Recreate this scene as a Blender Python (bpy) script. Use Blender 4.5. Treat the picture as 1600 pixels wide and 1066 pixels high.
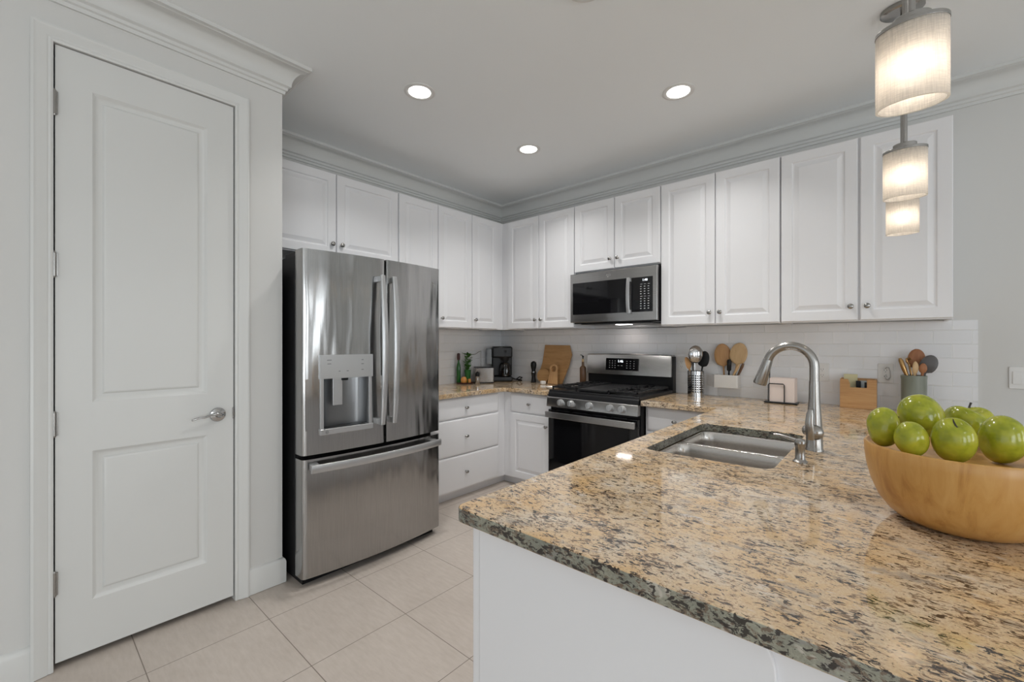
import bpy, bmesh, math, random
from mathutils import Vector, Matrix
random.seed(7)
PI = math.pi
for o in list(bpy.data.objects):
    bpy.data.objects.remove(o)
SC = bpy.context.scene
COL = SC.collection
# ------------------------------------------------------------------ camera
cd = bpy.data.cameras.new('camera'); cam = bpy.data.objects.new('camera', cd); COL.objects.link(cam)
cam.location = (3.2671, -3.5267, 1.2835)
cam.rotation_euler = (PI / 2, 0, math.radians(41.365))
cd.sensor_width = 36; cd.lens = 679.145 / 1600 * 36
cd.shift_y = 1.23 / 1600
cd.clip_start = 0.05
SC.camera = cam
# ------------------------------------------------------------------ world, exposure, daylight
SC.view_settings.view_transform = 'Standard'
SC.view_settings.look = 'None'
SC.view_settings.gamma = 1
SC.view_settings.exposure = 0.03
SC.view_settings.use_curve_mapping = False
W = bpy.data.worlds.new('world'); SC.world = W; W.use_nodes = True
wn = W.node_tree.nodes; wl = W.node_tree.links
bg = wn['Background']
bg.inputs[0].default_value = (0.80, 0.90, 1.0, 1); bg.inputs[1].default_value = 1.2
SC.cycles.use_denoising = True
SC.cycles.max_bounces = 10; SC.cycles.diffuse_bounces = 6; SC.cycles.glossy_bounces = 5
SC.cycles.transmission_bounces = 8; SC.cycles.transparent_max_bounces = 12
SC.cycles.caustics_reflective = False; SC.cycles.caustics_refractive = False
SC.cycles.sample_clamp_indirect = 4.0

def area(name, loc, rot, sx, sy, power, color=(1, 1, 1)):
    l = bpy.data.lights.new(name, 'AREA'); l.shape = 'RECTANGLE'; l.size = sx; l.size_y = sy
    l.energy = power; l.color = color
    o = bpy.data.objects.new(name, l); COL.objects.link(o)
    o.location = loc; o.rotation_euler = rot
    return o
CEIL = 2.75
XR, YB = 7.6, -9.0      # far right wall, wall behind the camera
DAY = (0.93, 0.975, 1.0)
# daylight standing in the window openings of the living area
area('daylight_slider', (4.4, YB - 0.06, 1.25), (math.radians(115), 0, 0), 5.2, 2.3, 16, DAY)
area('daylight_side_a', (XR + 0.06, -1.5, 1.45), (PI / 2, 0, PI / 2), 0.9, 1.7, 22, DAY)
area('daylight_side_b', (XR + 0.06, -3.4, 1.45), (PI / 2, 0, PI / 2), 1.2, 1.7, 29, DAY)
area('daylight_side_c', (XR + 0.06, -6.2, 1.3), (PI / 2, 0, PI / 2), 2.6, 2.1, 98, DAY)

# ------------------------------------------------------------------ materials
def mat(name, color=(.8, .8, .8), rough=.5, metal=0.0, **kw):
    m = bpy.data.materials.new(name); m.use_nodes = True
    b = m.node_tree.nodes['Principled BSDF']
    b.inputs['Base Color'].default_value = (*color, 1)
    b.inputs['Roughness'].default_value = rough
    b.inputs['Metallic'].default_value = metal
    for k, v in kw.items():
        b.inputs[k].default_value = v
    return m
def nodes(m):
    nt = m.node_tree
    return nt.nodes, nt.links, nt.nodes['Principled BSDF']
def coords(m, scale=(1, 1, 1), rot=(0, 0, 0), loc=(0, 0, 0), kind='Object'):
    n, l, b = nodes(m)
    t = n.new('ShaderNodeTexCoord'); mp = n.new('ShaderNodeMapping')
    mp.inputs['Scale'].default_value = scale; mp.inputs['Rotation'].default_value = rot
    mp.inputs['Location'].default_value = loc
    l.new(t.outputs[kind], mp.inputs['Vector'])
    return mp.outputs['Vector']
def noise(m, vec, scale, detail=3, rough=.5, dist=0):
    n, l, b = nodes(m)
    t = n.new('ShaderNodeTexNoise'); t.inputs['Scale'].default_value = scale
    t.inputs['Detail'].default_value = detail; t.inputs['Roughness'].default_value = rough
    t.inputs['Distortion'].default_value = dist
    l.new(vec, t.inputs['Vector'])
    return t.outputs['Fac']
def ramp(m, fac, stops, interp='LINEAR'):
    n, l, b = nodes(m)
    r = n.new('ShaderNodeValToRGB'); r.color_ramp.interpolation = interp
    e = r.color_ramp.elements
    while len(e) < len(stops): e.new(0.5)
    for i, (p, c) in enumerate(stops):
        e[i].position = p
        e[i].color = (*c, 1) if len(c) == 3 else c
    l.new(fac, r.inputs['Fac'])
    return r.outputs['Color']
def mix(m, fac, a, b_, kind='MIX'):
    n, l, b = nodes(m)
    x = n.new('ShaderNodeMix'); x.data_type = 'RGBA'; x.blend_type = kind
    for sock, v in ((x.inputs['Factor'], fac), (x.inputs['A'], a), (x.inputs['B'], b_)):
        if isinstance(v, (float, int)): sock.default_value = v
        elif isinstance(v, tuple): sock.default_value = (*v, 1)
        else: l.new(v, sock)
    return x.outputs['Result']
def bump(m, h, strength=.1, dist=.01):
    n, l, b = nodes(m)
    x = n.new('ShaderNodeBump'); x.inputs['Strength'].default_value = strength; x.inputs['Distance'].default_value = dist
    l.new(h, x.inputs['Height']); l.new(x.outputs['Normal'], b.inputs['Normal'])
def setc(m, c, sock='Base Color'):
    n, l, b = nodes(m); l.new(c, b.inputs[sock])
G = (0, 0, 0); Wt = (1, 1, 1)

M = {}
M['wall'] = mat('wall_paint', (.65, .648, .632), .6)
bump(M['wall'], noise(M['wall'], coords(M['wall']), 220, 2), .04, .002)
M['ceil'] = mat('ceiling_paint', (.90, .925, .935), .75)
bump(M['ceil'], noise(M['ceil'], coords(M['ceil']), 120, 3), .05, .003)
M['trim'] = mat('trim_paint', (.67, .675, .66), .38)
M['cab'] = mat('cabinet_paint', (.80, .80, .815), .33)
M['dark'] = mat('dark_gap', (.01, .01, .01), .8)
M['black'] = mat('black_plastic', (.012, .012, .013), .32)
M['blackmetal'] = mat('black_enamel', (.015, .015, .016), .3)
M['iron'] = mat('cast_iron', (.02, .02, .021), .42)
M['fridgeside'] = mat('dark_grey_side', (.016, .016, .017), .45)
M['glassblk'] = mat('black_glass', (.006, .006, .007), .05)
M['nickel'] = mat('brushed_nickel', (.37, .355, .335), .27, 1.0)
M['darknickel'] = mat('satin_nickel', (.36, .35, .335), .24, 1.0)
M['chrome'] = mat('chrome', (.50, .50, .50), .14, 1.0)
M['white'] = mat('white_plastic', (.74, .735, .72), .35)
M['ceramic'] = mat('white_ceramic', (.75, .74, .72), .25)
for k_ in ('black', 'blackmetal', 'iron', 'fridgeside'): nodes(M[k_])[2].inputs['Specular IOR Level'].default_value = .22
M['mark'] = mat('white_marks', (.7, .7, .7), .5)
M['greymark'] = mat('grey_marks', (.18, .18, .18), .5)
def lit(name, c, s):
    m = mat(name, c, .5); b = m.node_tree.nodes['Principled BSDF']
    b.inputs['Emission Color'].default_value = (*c, 1); b.inputs['Emission Strength'].default_value = s
    return m
M['digits'] = lit('lit_digits', (.9, .95, 1), 1.6)
M['lens'] = lit('lamp_lens', (1, .985, .95), 6.0)
M['bulb'] = lit('lamp_bulb', (1, .9, .78), 17.0)

def steel(name, col, rough, wave_scale, wave, grain, wdist=.02):
    m = mat(name, col, rough, 1.0)
    n, l, b = nodes(m)
    v1 = coords(m, wave_scale); v2 = coords(m, grain)
    f1 = noise(m, v1, 1.0, 2, .45); f2 = noise(m, v2, 1.0, 2, .5)
    b1 = n.new('ShaderNodeBump'); b1.inputs['Strength'].default_value = wave; b1.inputs['Distance'].default_value = wdist
    l.new(f1, b1.inputs['Height'])
    b2 = n.new('ShaderNodeBump'); b2.inputs['Strength'].default_value = .05; b2.inputs['Distance'].default_value = .002
    l.new(f2, b2.inputs['Height']); l.new(b1.outputs['Normal'], b2.inputs['Normal'])
    l.new(b2.outputs['Normal'], b.inputs['Normal'])
    c = ramp(m, f2, [(.3, tuple(x * .93 for x in col)), (.7, tuple(min(1, x * 1.06) for x in col))])
    l.new(c, b.inputs['Base Color'])
    return m
M['steel'] = steel('fridge_stainless', (.40, .397, .393), .17, (1, 7, 1.2), .6, (300, 300, 6))
M['steel2'] = steel('appliance_stainless', (.50, .49, .48), .24, (3, 3, 3), .1, (8, 300, 300))
M['sinksteel'] = steel('sink_stainless', (.64, .61, .58), .25, (6, 6, 6), .1, (250, 20, 250))

def wood(name, c1, c2, c3, scale=(6, 40, 40), rough=.42, rot=(0, 0, 0)):
    m = mat(name, c1, rough)
    v = coords(m, scale, rot)
    f = noise(m, v, 1.0, 6, .6, .6)
    c = ramp(m, f, [(.28, c3), (.46, c1), (.72, c2)])
    v2 = coords(m, tuple(s * .25 for s in scale), rot)
    f2 = noise(m, v2, 1.0, 2)
    c = mix(m, ramp(m, f2, [(.4, G), (.65, (.35, .35, .35))]), c, c3)
    setc(m, c); bump(m, f, .06, .002)
    return m
M['bowlwood'] = wood('bowl_wood', (.55, .295, .085), (.64, .375, .13), (.40, .185, .045), (34, 34, 5), .34)
M['board'] = wood('board_wood', (.42, .235, .095), (.50, .30, .13), (.29, .145, .05), (7, 30, 55), .5)
M['board2'] = wood('pale_wood', (.50, .29, .13), (.58, .36, .17), (.38, .2, .08), (50, 30, 7), .5)
M['spoon'] = wood('spoon_wood', (.46, .25, .10), (.55, .33, .15), (.31, .15, .05), (60, 60, 9), .5)
M['spoonpale'] = wood('spoon_wood_pale', (.55, .37, .19), (.64, .45, .25), (.4, .24, .1), (60, 60, 9), .5)
M['spoonred'] = wood('spoon_wood_red', (.36, .15, .065), (.43, .2, .09), (.25, .09, .035), (60, 60, 9), .5)
M['darkwood'] = wood('dark_wood', (.13, .065, .03), (.18, .09, .04), (.07, .03, .015), (60, 60, 9), .4)
M['boxwood'] = wood('box_wood', (.52, .29, .12), (.58, .35, .16), (.42, .21, .08), (5, 30, 90), .5)

def granite(name, base, alt, pale, fleck_lo, fleck_hi, grey_amt):
    m = mat(name, base, .09)
    n, l, b = nodes(m)
    r = (0, 0, math.radians(9))
    v = coords(m, (1, 1, 1), r)
    big = noise(m, v, 7, 4, .6, .4)
    c = ramp(m, big, [(.34, alt), (.5, base), (.68, pale)])
    fine = noise(m, v, 240, 3, .7)
    c = mix(m, .30, c, ramp(m, fine, [(.3, (.30, .22, .15)), (.7, (1, .95, .86))]), 'OVERLAY')
    # grey mineral smudges
    vg = coords(m, (12, 30, 26), r, (3, 1, 2))
    g1 = noise(m, vg, 1.0, 4, .65, .5)
    c = mix(m, ramp(m, g1, [(.56, G), (.66, (grey_amt,) * 3)]), c, (.27, .255, .235))
    # quartz
    vq = coords(m, (16, 34, 26), r, (9, 4, 2))
    q = noise(m, vq, 1.0, 3, .6, .4)
    c = mix(m, ramp(m, q, [(.62, G), (.70, (.7, .7, .7))]), c, (.66, .60, .53))
    # brown flecks then near-black flecks, elongated and clustered
    vf = coords(m, (58, 120, 110), r, (1.3, 5.1, 0))
    clus = noise(m, v, 20, 3, .6, .5)
    f1 = noise(m, vf, 1.0, 4, .66, .9)
    a = n.new('ShaderNodeMath'); a.operation = 'MULTIPLY_ADD'; a.inputs[1].default_value = .34
    l.new(clus, a.inputs[0]); l.new(f1, a.inputs[2])
    c = mix(m, ramp(m, a.outputs[0], [(fleck_lo, G), (fleck_lo + .035, (.75, .75, .75))]), c, (.12, .062, .035))
    vk = coords(m, (60, 132, 115), r, (7.7, 2.2, 4))
    f2 = noise(m, vk, 1.0, 4, .62, .9)
    a2 = n.new('ShaderNodeMath'); a2.operation = 'MULTIPLY_ADD'; a2.inputs[1].default_value = .30
    l.new(clus, a2.inputs[0]); l.new(f2, a2.inputs[2])
    c = mix(m, ramp(m, a2.outputs[0], [(fleck_hi, G), (fleck_hi + .018, (.94, .94, .94))]), c, (.016, .011, .010))
    setc(m, c); b.inputs['IOR'].default_value = 1.62; b.inputs['Roughness'].default_value = .06
    return m
M['granite'] = granite('granite', (.60, .45, .30), (.60, .405, .215), (.60, .51, .41), .722, .724, .62)
M['gshaded'] = granite('granite_shaded_edge', (.27, .275, .225), (.20, .215, .185), (.34, .36, .31), .70, .685, .9)  # greyer, darker copy of the granite, with edge shade put into its colour
nodes(M['gshaded'])[2].inputs['Roughness'].default_value = .3

def floor_mat():
    m = mat('porcelain_floor', (.4, .36, .32), .42)
    n, l, b = nodes(m)
    v = coords(m)
    big = noise(m, v, 2.2, 4, .6, .4); fine = noise(m, coords(m, (14, 60, 1)), 1.0, 5, .6)
    c = ramp(m, big, [(.3, (.47, .41, .36)), (.7, (.56, .495, .44))])
    c = mix(m, .35, c, ramp(m, fine, [(.3, (.40, .345, .295)), (.7, (.59, .53, .48))]))
    br = n.new('ShaderNodeTexBrick'); br.offset = 0; br.squash = 1
    mp = coords(m, (1, 1, 1), (0, 0, 0), (-1.535 + .44 * 20, 2.76 - .44 * 0 + .44 * 20, 0))
    l.new(mp, br.inputs['Vector'])
    br.inputs['Scale'].default_value = 1; br.inputs['Brick Width'].default_value = .44; br.inputs['Row Height'].default_value = .44
    br.inputs['Mortar Size'].default_value = .0018; br.inputs['Mortar Smooth'].default_value = .1
    c = mix(m, br.outputs['Fac'], c, (.20, .165, .135))
    setc(m, c)
    return m
M['floor'] = floor_mat()
def tile_mat():
    m = mat('subway_tile', (.6, .6, .6), .12)
    n, l, b = nodes(m)
    br = n.new('ShaderNodeTexBrick'); br.offset = .5; br.squash = 1
    t = n.new('ShaderNodeTexCoord'); s = n.new('ShaderNodeSeparateXYZ'); cb = n.new('ShaderNodeCombineXYZ')
    ad = n.new('ShaderNodeMath'); ad.operation = 'ADD'
    l.new(t.outputs['Object'], s.inputs[0]); l.new(s.outputs['X'], ad.inputs[0]); l.new(s.outputs['Y'], ad.inputs[1])
    sx = n.new('ShaderNodeMath'); sx.operation = 'ADD'; sx.inputs[1].default_value = .0275
    sz = n.new('ShaderNodeMath'); sz.operation = 'ADD'; sz.inputs[1].default_value = -.870 + .08 * 10
    l.new(ad.outputs[0], sx.inputs[0]); l.new(s.outputs['Z'], sz.inputs[0])
    l.new(sx.outputs[0], cb.inputs['X']); l.new(sz.outputs[0], cb.inputs['Y'])
    l.new(cb.outputs[0], br.inputs['Vector'])
    br.inputs['Scale'].default_value = 1; br.inputs['Brick Width'].default_value = .157; br.inputs['Row Height'].default_value = .08
    br.inputs['Mortar Size'].default_value = .0016; br.inputs['Mortar Smooth'].default_value = .25; br.inputs['Bias'].default_value = 0
    br.inputs['Color1'].default_value = (.76, .768, .785, 1); br.inputs['Color2'].default_value = (.80, .80, .812, 1)
    br.inputs['Mortar'].default_value = (.92, .92, .91, 1)
    setc(m, br.outputs['Color'])
    inv = n.new('ShaderNodeMath'); inv.operation = 'SUBTRACT'; inv.inputs[0].default_value = 1
    l.new(br.outputs['Fac'], inv.inputs[1])
    bump(m, inv.outputs[0], .9, .004)
    return m
M['tile'] = tile_mat()
def fruit_mat():
    m = mat('green_fruit', (.2, .3, .02), .17)
    f = noise(m, coords(m), 22, 3, .6)
    c = ramp(m, f, [(.3, (.19, .225, .012)), (.5, (.34, .36, .024)), (.75, (.50, .46, .05))])
    spk = noise(m, coords(m), 260, 2, .6)
    c = mix(m, ramp(m, spk, [(.66, G), (.74, (.4, .4, .4))]), c, (.36, .38, .10))
    setc(m, c); bump(m, f, .12, .01)
    return m
M['fruit'] = fruit_mat()
M['stem'] = mat('dark_stem', (.02, .014, .01), .5)
def shade_mat():
    m = bpy.data.materials.new('frosted_linen_glass'); m.use_nodes = True
    nt = m.node_tree; n, l = nt.nodes, nt.links
    b = n['Principled BSDF']; out = n['Material Output']
    b.inputs['Base Color'].default_value = (.80, .76, .70, 1); b.inputs['Roughness'].default_value = .35
    f1 = noise(m, coords(m, (60, 60, 700)), 1, 2); f2 = noise(m, coords(m, (500, 500, 30)), 1, 2)
    mm = n.new('ShaderNodeMath'); mm.operation = 'MULTIPLY'; l.new(f1, mm.inputs[0]); l.new(f2, mm.inputs[1])
    c = ramp(m, mm.outputs[0], [(.15, (.66, .63, .59)), (.4, (.90, .86, .80))])
    l.new(c, b.inputs['Base Color'])
    tr = n.new('ShaderNodeBsdfTranslucent'); l.new(c, tr.inputs['Color'])
    tp = n.new('ShaderNodeBsdfTransparent')
    s1 = n.new('ShaderNodeMixShader'); s1.inputs[0].default_value = .62
    l.new(b.outputs[0], s1.inputs[1]); l.new(tr.outputs[0], s1.inputs[2])
    s2 = n.new('ShaderNodeMixShader'); s2.inputs[0].default_value = .10
    l.new(s1.outputs[0], s2.inputs[1]); l.new(tp.outputs[0], s2.inputs[2])
    l.new(s2.outputs[0], out.inputs['Surface'])
    return m
M['shade'] = shade_mat()
def pane_mat(name, tint=(1, 1, 1), refl=.08):
    m = bpy.data.materials.new(name); m.use_nodes = True
    nt = m.node_tree; n, l = nt.nodes, nt.links
    n.remove(n['Principled BSDF']); out = n['Material Output']
    tp = n.new('ShaderNodeBsdfTransparent'); tp.inputs[0].default_value = (*tint, 1)
    gl = n.new('ShaderNodeBsdfGlossy'); gl.inputs['Roughness'].default_value = .02
    s = n.new('ShaderNodeMixShader'); s.inputs[0].default_value = refl
    l.new(tp.outputs[0], s.inputs[1]); l.new(gl.outputs[0], s.inputs[2]); l.new(s.outputs[0], out.inputs['Surface'])
    return m
M['pane'] = pane_mat('window_glass')
M['clear'] = pane_mat('clear_glass', (.9, .93, .93), .14)
M['cavity'] = mat('dispenser_grey', (.22, .225, .23), .28, .8)
M['silver'] = mat('silver_plastic', (.50, .505, .51), .28, .75)
M['napkin'] = mat('blush_napkin', (.74, .64, .59), .8)
M['crock'] = mat('sage_glaze', (.215, .235, .195), .28)
M['leaf'] = mat('leaf_green', (.06, .19, .025), .45)
M['bottlegreen'] = mat('green_glass', (.02, .11, .025), .12)
M['amber'] = mat('amber_glaze', (.50, .22, .05), .25)
M['maroon'] = mat('dark_maroon', (.05, .012, .012), .5)
M['yellowcard'] = mat('pale_yellow_card', (.66, .62, .38), .6)
M['bluecard'] = mat('pale_blue_card', (.5, .56, .58), .6)
M['graphite'] = mat('slotted_grey', (.10, .095, .095), .4)
M['brass'] = mat('aged_brass', (.42, .25, .10), .25, .9)
M['smoke'] = pane_mat('smoked_glass', (.16, .16, .17), .10)
M['tank'] = pane_mat('grey_tank', (.55, .58, .62), .2)

# ------------------------------------------------------------------ mesh building
class MB:
    def __init__(s): s.v = []; s.f = []; s.mi = []; s.cur = 0
    def add(s, vs, fs):
        b = len(s.v); s.v += [Vector(p) for p in vs]
        for f in fs: s.f.append(tuple(b + i for i in f)); s.mi.append(s.cur)
        return s
    def box(s, x0, y0, z0, x1, y1, z1):
        x0, x1 = sorted((x0, x1)); y0, y1 = sorted((y0, y1)); z0, z1 = sorted((z0, z1))
        return s.add([(x0, y0, z0), (x1, y0, z0), (x1, y1, z0), (x0, y1, z0), (x0, y0, z1), (x1, y0, z1), (x1, y1, z1), (x0, y1, z1)],
                     [(3, 2, 1, 0), (4, 5, 6, 7), (0, 1, 5, 4), (1, 2, 6, 5), (2, 3, 7, 6), (3, 0, 4, 7)])
    def loft(s, rings, cap0=True, cap1=True):
        n = len(rings[0]); vs = [p for r in rings for p in r]; fs = []
        for i in range(len(rings) - 1):
            for j in range(n):
                k = (j + 1) % n
                fs.append((i * n + j, i * n + k, (i + 1) * n + k, (i + 1) * n + j))
        if cap0: fs.append(tuple(reversed(range(n))))
        if cap1: fs.append(tuple((len(rings) - 1) * n + j for j in range(n)))
        return s.add(vs, fs)
    def lathe(s, prof, n=32, c=(0, 0, 0), sx=1, sy=1, cap0=True, cap1=True):
        rings = []
        for r, z in prof:
            r = max(r, 1e-5)
            rings.append([(c[0] + r * sx * math.cos(2 * PI * j / n), c[1] + r * sy * math.sin(2 * PI * j / n), c[2] + z) for j in range(n)])
        return s.loft(rings, cap0, cap1)
    def tube(s, path, r, n=12, flat=1.0, up=None, caps=True):
        path = [Vector(p) for p in path]; m = len(path)
        rs = r if isinstance(r, (list, tuple)) else [r] * m
        rings = []; nrm = None
        for i in range(m):
            t = (path[min(i + 1, m - 1)] - path[max(i - 1, 0)]).normalized()
            if nrm is None:
                a = Vector(up) if up else (Vector((0, 0, 1)) if abs(t.z) < .9 else Vector((1, 0, 0)))
                nrm = (a - t * a.dot(t)).normalized()
            else:
                nrm = (nrm - t * nrm.dot(t)).normalized()
            bi = t.cross(nrm)
            rings.append([path[i] + nrm * rs[i] * flat * math.cos(2 * PI * j / n) + bi * rs[i] * math.sin(2 * PI * j / n) for j in range(n)])
        return s.loft(rings, caps, caps)
    def ball(s, c, rx, ry=None, rz=None, n=20, m=12):
        ry = ry or rx; rz = rz or rx
        rings = []
        for i in range(m + 1):
            a = -PI / 2 + PI * i / m
            k = max(math.cos(a), 1e-4)
            rings.append([(c[0] + rx * k * math.cos(2 * PI * j / n), c[1] + ry * k * math.sin(2 * PI * j / n), c[2] + rz * math.sin(a)) for j in range(n)])
        return s.loft(rings)
    def prism(s, poly, z0, z1):
        return s.loft([[(x, y, z0) for x, y in poly], [(x, y, z1) for x, y in poly]])
    def xf(s, mtx, start=0):
        for i in range(start, len(s.v)): s.v[i] = mtx @ s.v[i]
        return s
    def mesh(s, name, mats, smooth=40):
        me = bpy.data.meshes.new(name)
        me.from_pydata([tuple(p) for p in s.v], [], s.f)
        for m in mats: me.materials.append(m)
        for p, i in zip(me.polygons, s.mi): p.material_index = i
        finish(me, smooth)
        return me
def finish(me, smooth=40):
    bm = bmesh.new(); bm.from_mesh(me)
    bmesh.ops.recalc_face_normals(bm, faces=bm.faces)
    bm.to_mesh(me); bm.free()
    if smooth:
        for p in me.polygons: p.use_smooth = True
        me.set_sharp_from_angle(angle=math.radians(smooth))
    me.update()
def obj(name, shape, m, parent=None, loc=(0, 0, 0), rz=0, bevel=0, smooth=40, seg=2):
    mats = [M[k] for k in (m if isinstance(m, (list, tuple)) else [m])]
    if isinstance(shape, MB): me = shape.mesh(name, mats, smooth)
    else:
        me = shape
        if not len(me.materials):
            for k in mats: me.materials.append(k)
    o = bpy.data.objects.new(name, me); COL.objects.link(o)
    o.parent = parent; o.location = loc; o.rotation_euler = (0, 0, rz)
    if bevel:
        b = o.modifiers.new('bevel', 'BEVEL'); b.width = bevel; b.segments = seg; b.limit_method = 'ANGLE'; b.angle_limit = math.radians(35)
        b.harden_normals = True
    return o
def thing(name, label, cat, loc=(0, 0, 0), rz=0, group=None):
    o = bpy.data.objects.new(name, None); COL.objects.link(o)
    o.empty_display_size = .05
    o.location = loc; o.rotation_euler = (0, 0, rz)
    return tag(o, label, cat, group)
def tag(o, label, cat, group=None):
    o['label'] = label; o['category'] = cat
    if group: o['group'] = group
    return o
def struct(name, mb, m, bevel=0, **k):
    o = obj(name, mb, m, None, bevel=bevel, **k); o['kind'] = 'structure'; return o
def dup(root, loc, label, rz=None):
    r = root.copy(); COL.objects.link(r); r.location = loc
    if rz is not None: r.rotation_euler = (0, 0, rz)
    r['label'] = label
    for ch in list(root.children):
        c = ch.copy(); COL.objects.link(c); c.parent = r
        for g in list(ch.children):
            d = g.copy(); COL.objects.link(d); d.parent = c
    return r
def rrect(x0, y0, x1, y1, r, n=6):
    pts = []
    for cx, cy, a in ((x1 - r, y0 + r, -PI / 2), (x1 - r, y1 - r, 0), (x0 + r, y1 - r, PI / 2), (x0 + r, y0 + r, PI)):
        for i in range(n + 1):
            t = a + PI / 2 * i / n
            pts.append((cx + r * math.cos(t), cy + r * math.sin(t)))
    return pts
def slab(outline, holes, z0, z1, bev=.003, res=2):
    """A flat plate with holes and eased edges, lying in XY between z0 and z1."""
    cu = bpy.data.curves.new('plate', 'CURVE'); cu.dimensions = '2D'; cu.fill_mode = 'BOTH'
    for loop in [outline] + holes:
        sp = cu.splines.new('POLY'); sp.points.add(len(loop) - 1)
        for p, (x, y) in zip(sp.points, loop): p.co = (x, y, 0, 1)
        sp.use_cyclic_u = True
    cu.extrude = (z1 - z0) / 2 - bev; cu.bevel_depth = bev; cu.bevel_resolution = res; cu.offset = -bev
    o = bpy.data.objects.new('plate', cu); COL.objects.link(o)
    bpy.context.view_layer.update()
    me = bpy.data.meshes.new_from_object(o.evaluated_get(bpy.context.evaluated_depsgraph_get()))
    bpy.data.objects.remove(o); bpy.data.curves.remove(cu)
    me.materials.clear()
    me.transform(Matrix.Translation((0, 0, (z0 + z1) / 2)))
    bm = bmesh.new(); bm.from_mesh(me); bmesh.ops.remove_doubles(bm, verts=bm.verts, dist=1e-5); bm.to_mesh(me); bm.free()
    finish(me, 9)
    return me
UPRIGHT = Matrix(((1, 0, 0, 0), (0, 0, 1, 0), (0, 1, 0, 0), (0, 0, 0, 1)))     # (x, z, depth) -> (x, depth, z)
def uslab(outline, holes, y0, y1, bev=.002):
    me = slab(outline, holes, y0, y1, bev); me.transform(UPRIGHT); finish(me, 9); return me
def sweep(path, prof, place):
    """Profile (offset to the right of the path, height) swept along a mitred polyline."""
    P = [Vector(p) for p in path]; rings = []
    for i, p in enumerate(P):
        ds = []
        if i > 0: ds.append((P[i] - P[i - 1]).normalized())
        if i < len(P) - 1: ds.append((P[i + 1] - P[i]).normalized())
        ns = [Vector((d.y, -d.x)) for d in ds]
        m = ns[0] if len(ns) == 1 else (ns[0] + ns[1]) / (1 + ns[0].dot(ns[1]))
        rings.append([place(p.x + m.x * o, p.y + m.y * o, h) for o, h in prof])
    return MB().loft(rings)
def text(s, size, extrude=.0004):
    cu = bpy.data.curves.new('lettering', 'FONT'); cu.body = s; cu.size = size; cu.extrude = extrude; cu.align_x = 'CENTER'; cu.align_y = 'CENTER'
    o = bpy.data.objects.new('lettering', cu); COL.objects.link(o); bpy.context.view_layer.update()
    me = bpy.data.meshes.new_from_object(o.evaluated_get(bpy.context.evaluated_depsgraph_get()))
    bpy.data.objects.remove(o); bpy.data.curves.remove(cu); me.materials.clear()
    return me
TOFRONT = Matrix.Rotation(PI / 2, 4, 'X')       # XY drawing -> faces -y
TOX = Matrix.Rotation(PI / 2, 4, 'Z') @ TOFRONT  # XY drawing -> faces +x
def moved(me, m): me.transform(m); return me
T = Matrix.Translation

# ------------------------------------------------------------------ the room
PX, PY = .811, -2.595            # face and corner of the pantry wall
DY0, DY1, DZ = -3.437, -2.818, 2.449
struct('floor', MB().box(-.15, YB - .15, -.1, XR + .15, .15, 0), 'floor')
struct('ceiling', MB().box(-.15, YB - .15, CEIL, XR + .15, .15, CEIL + .1), 'ceil')
w = MB()
w.box(PX - .11, YB, 0, PX, DY0, CEIL); w.box(PX - .11, DY1, 0, PX, PY, CEIL); w.box(PX - .11, DY0, DZ, PX, DY1, CEIL)
w.box(0, PY - .1, 0, PX - .11, PY, CEIL)
struct('wall_left', w, 'wall')
struct('wall_fridge', MB().box(-.15, YB, 0, 0, .15, CEIL), 'wall')
struct('wall_back', MB().box(0, 0, 0, XR + .15, .15, CEIL), 'wall')
# right wall with three windows, wall behind the camera with a wide sliding door
WIN = [(-1.95, -1.05, .6, 2.3), (-4.0, -2.8, .6, 2.3), (-7.5, -4.9, .25, 2.35)]
w = MB(); y = YB
for a, b_, z0, z1 in reversed(WIN):
    w.box(XR, y, 0, XR + .15, a, CEIL); w.box(XR, a, 0, XR + .15, b_, z0); w.box(XR, a, z1, XR + .15, b_, CEIL); y = b_
w.box(XR, y, 0, XR + .15, 0, CEIL)
struct('wall_right', w, 'wall')
w = MB(); w.box(PX, YB - .15, 0, 1.8, YB, CEIL); w.box(7.0, YB - .15, 0, XR, YB, CEIL); w.box(1.8, YB - .15, 2.4, 7.0, YB, CEIL)
struct('wall_rear', w, 'wall')
for i, (a, b_, z0, z1) in enumerate(WIN):
    f = MB(); t = .05
    f.box(XR + .02, a, z0, XR + .07, a + t, z1); f.box(XR + .02, b_ - t, z0, XR + .07, b_, z1)
    f.box(XR + .02, a, z0, XR + .07, b_, z0 + t); f.box(XR + .02, a, z1 - t, XR + .07, b_, z1)
    zm = (z0 + z1) / 2; f.box(XR + .02, a, zm - .02, XR + .06, b_, zm + .02)
    o = struct('window_%d' % (i + 1), f, 'trim')
    obj('window_pane', MB().box(XR + .035, a + t, z0 + t, XR + .04, b_ - t, z1 - t), 'pane', o)
f = MB()
for x in (1.8, 3.5, 5.2, 6.93): f.box(x, YB - .1, 0, x + .07, YB - .02, 2.4)
f.box(1.8, YB - .1, 2.33, 7.0, YB - .02, 2.4); f.box(1.8, YB - .1, 0, 7.0, YB - .02, .06)
o = struct('door_2', f, 'trim')
obj('door_pane', MB().box(1.87, YB - .06, .06, 6.93, YB - .055, 2.33), 'pane', o)

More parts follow.
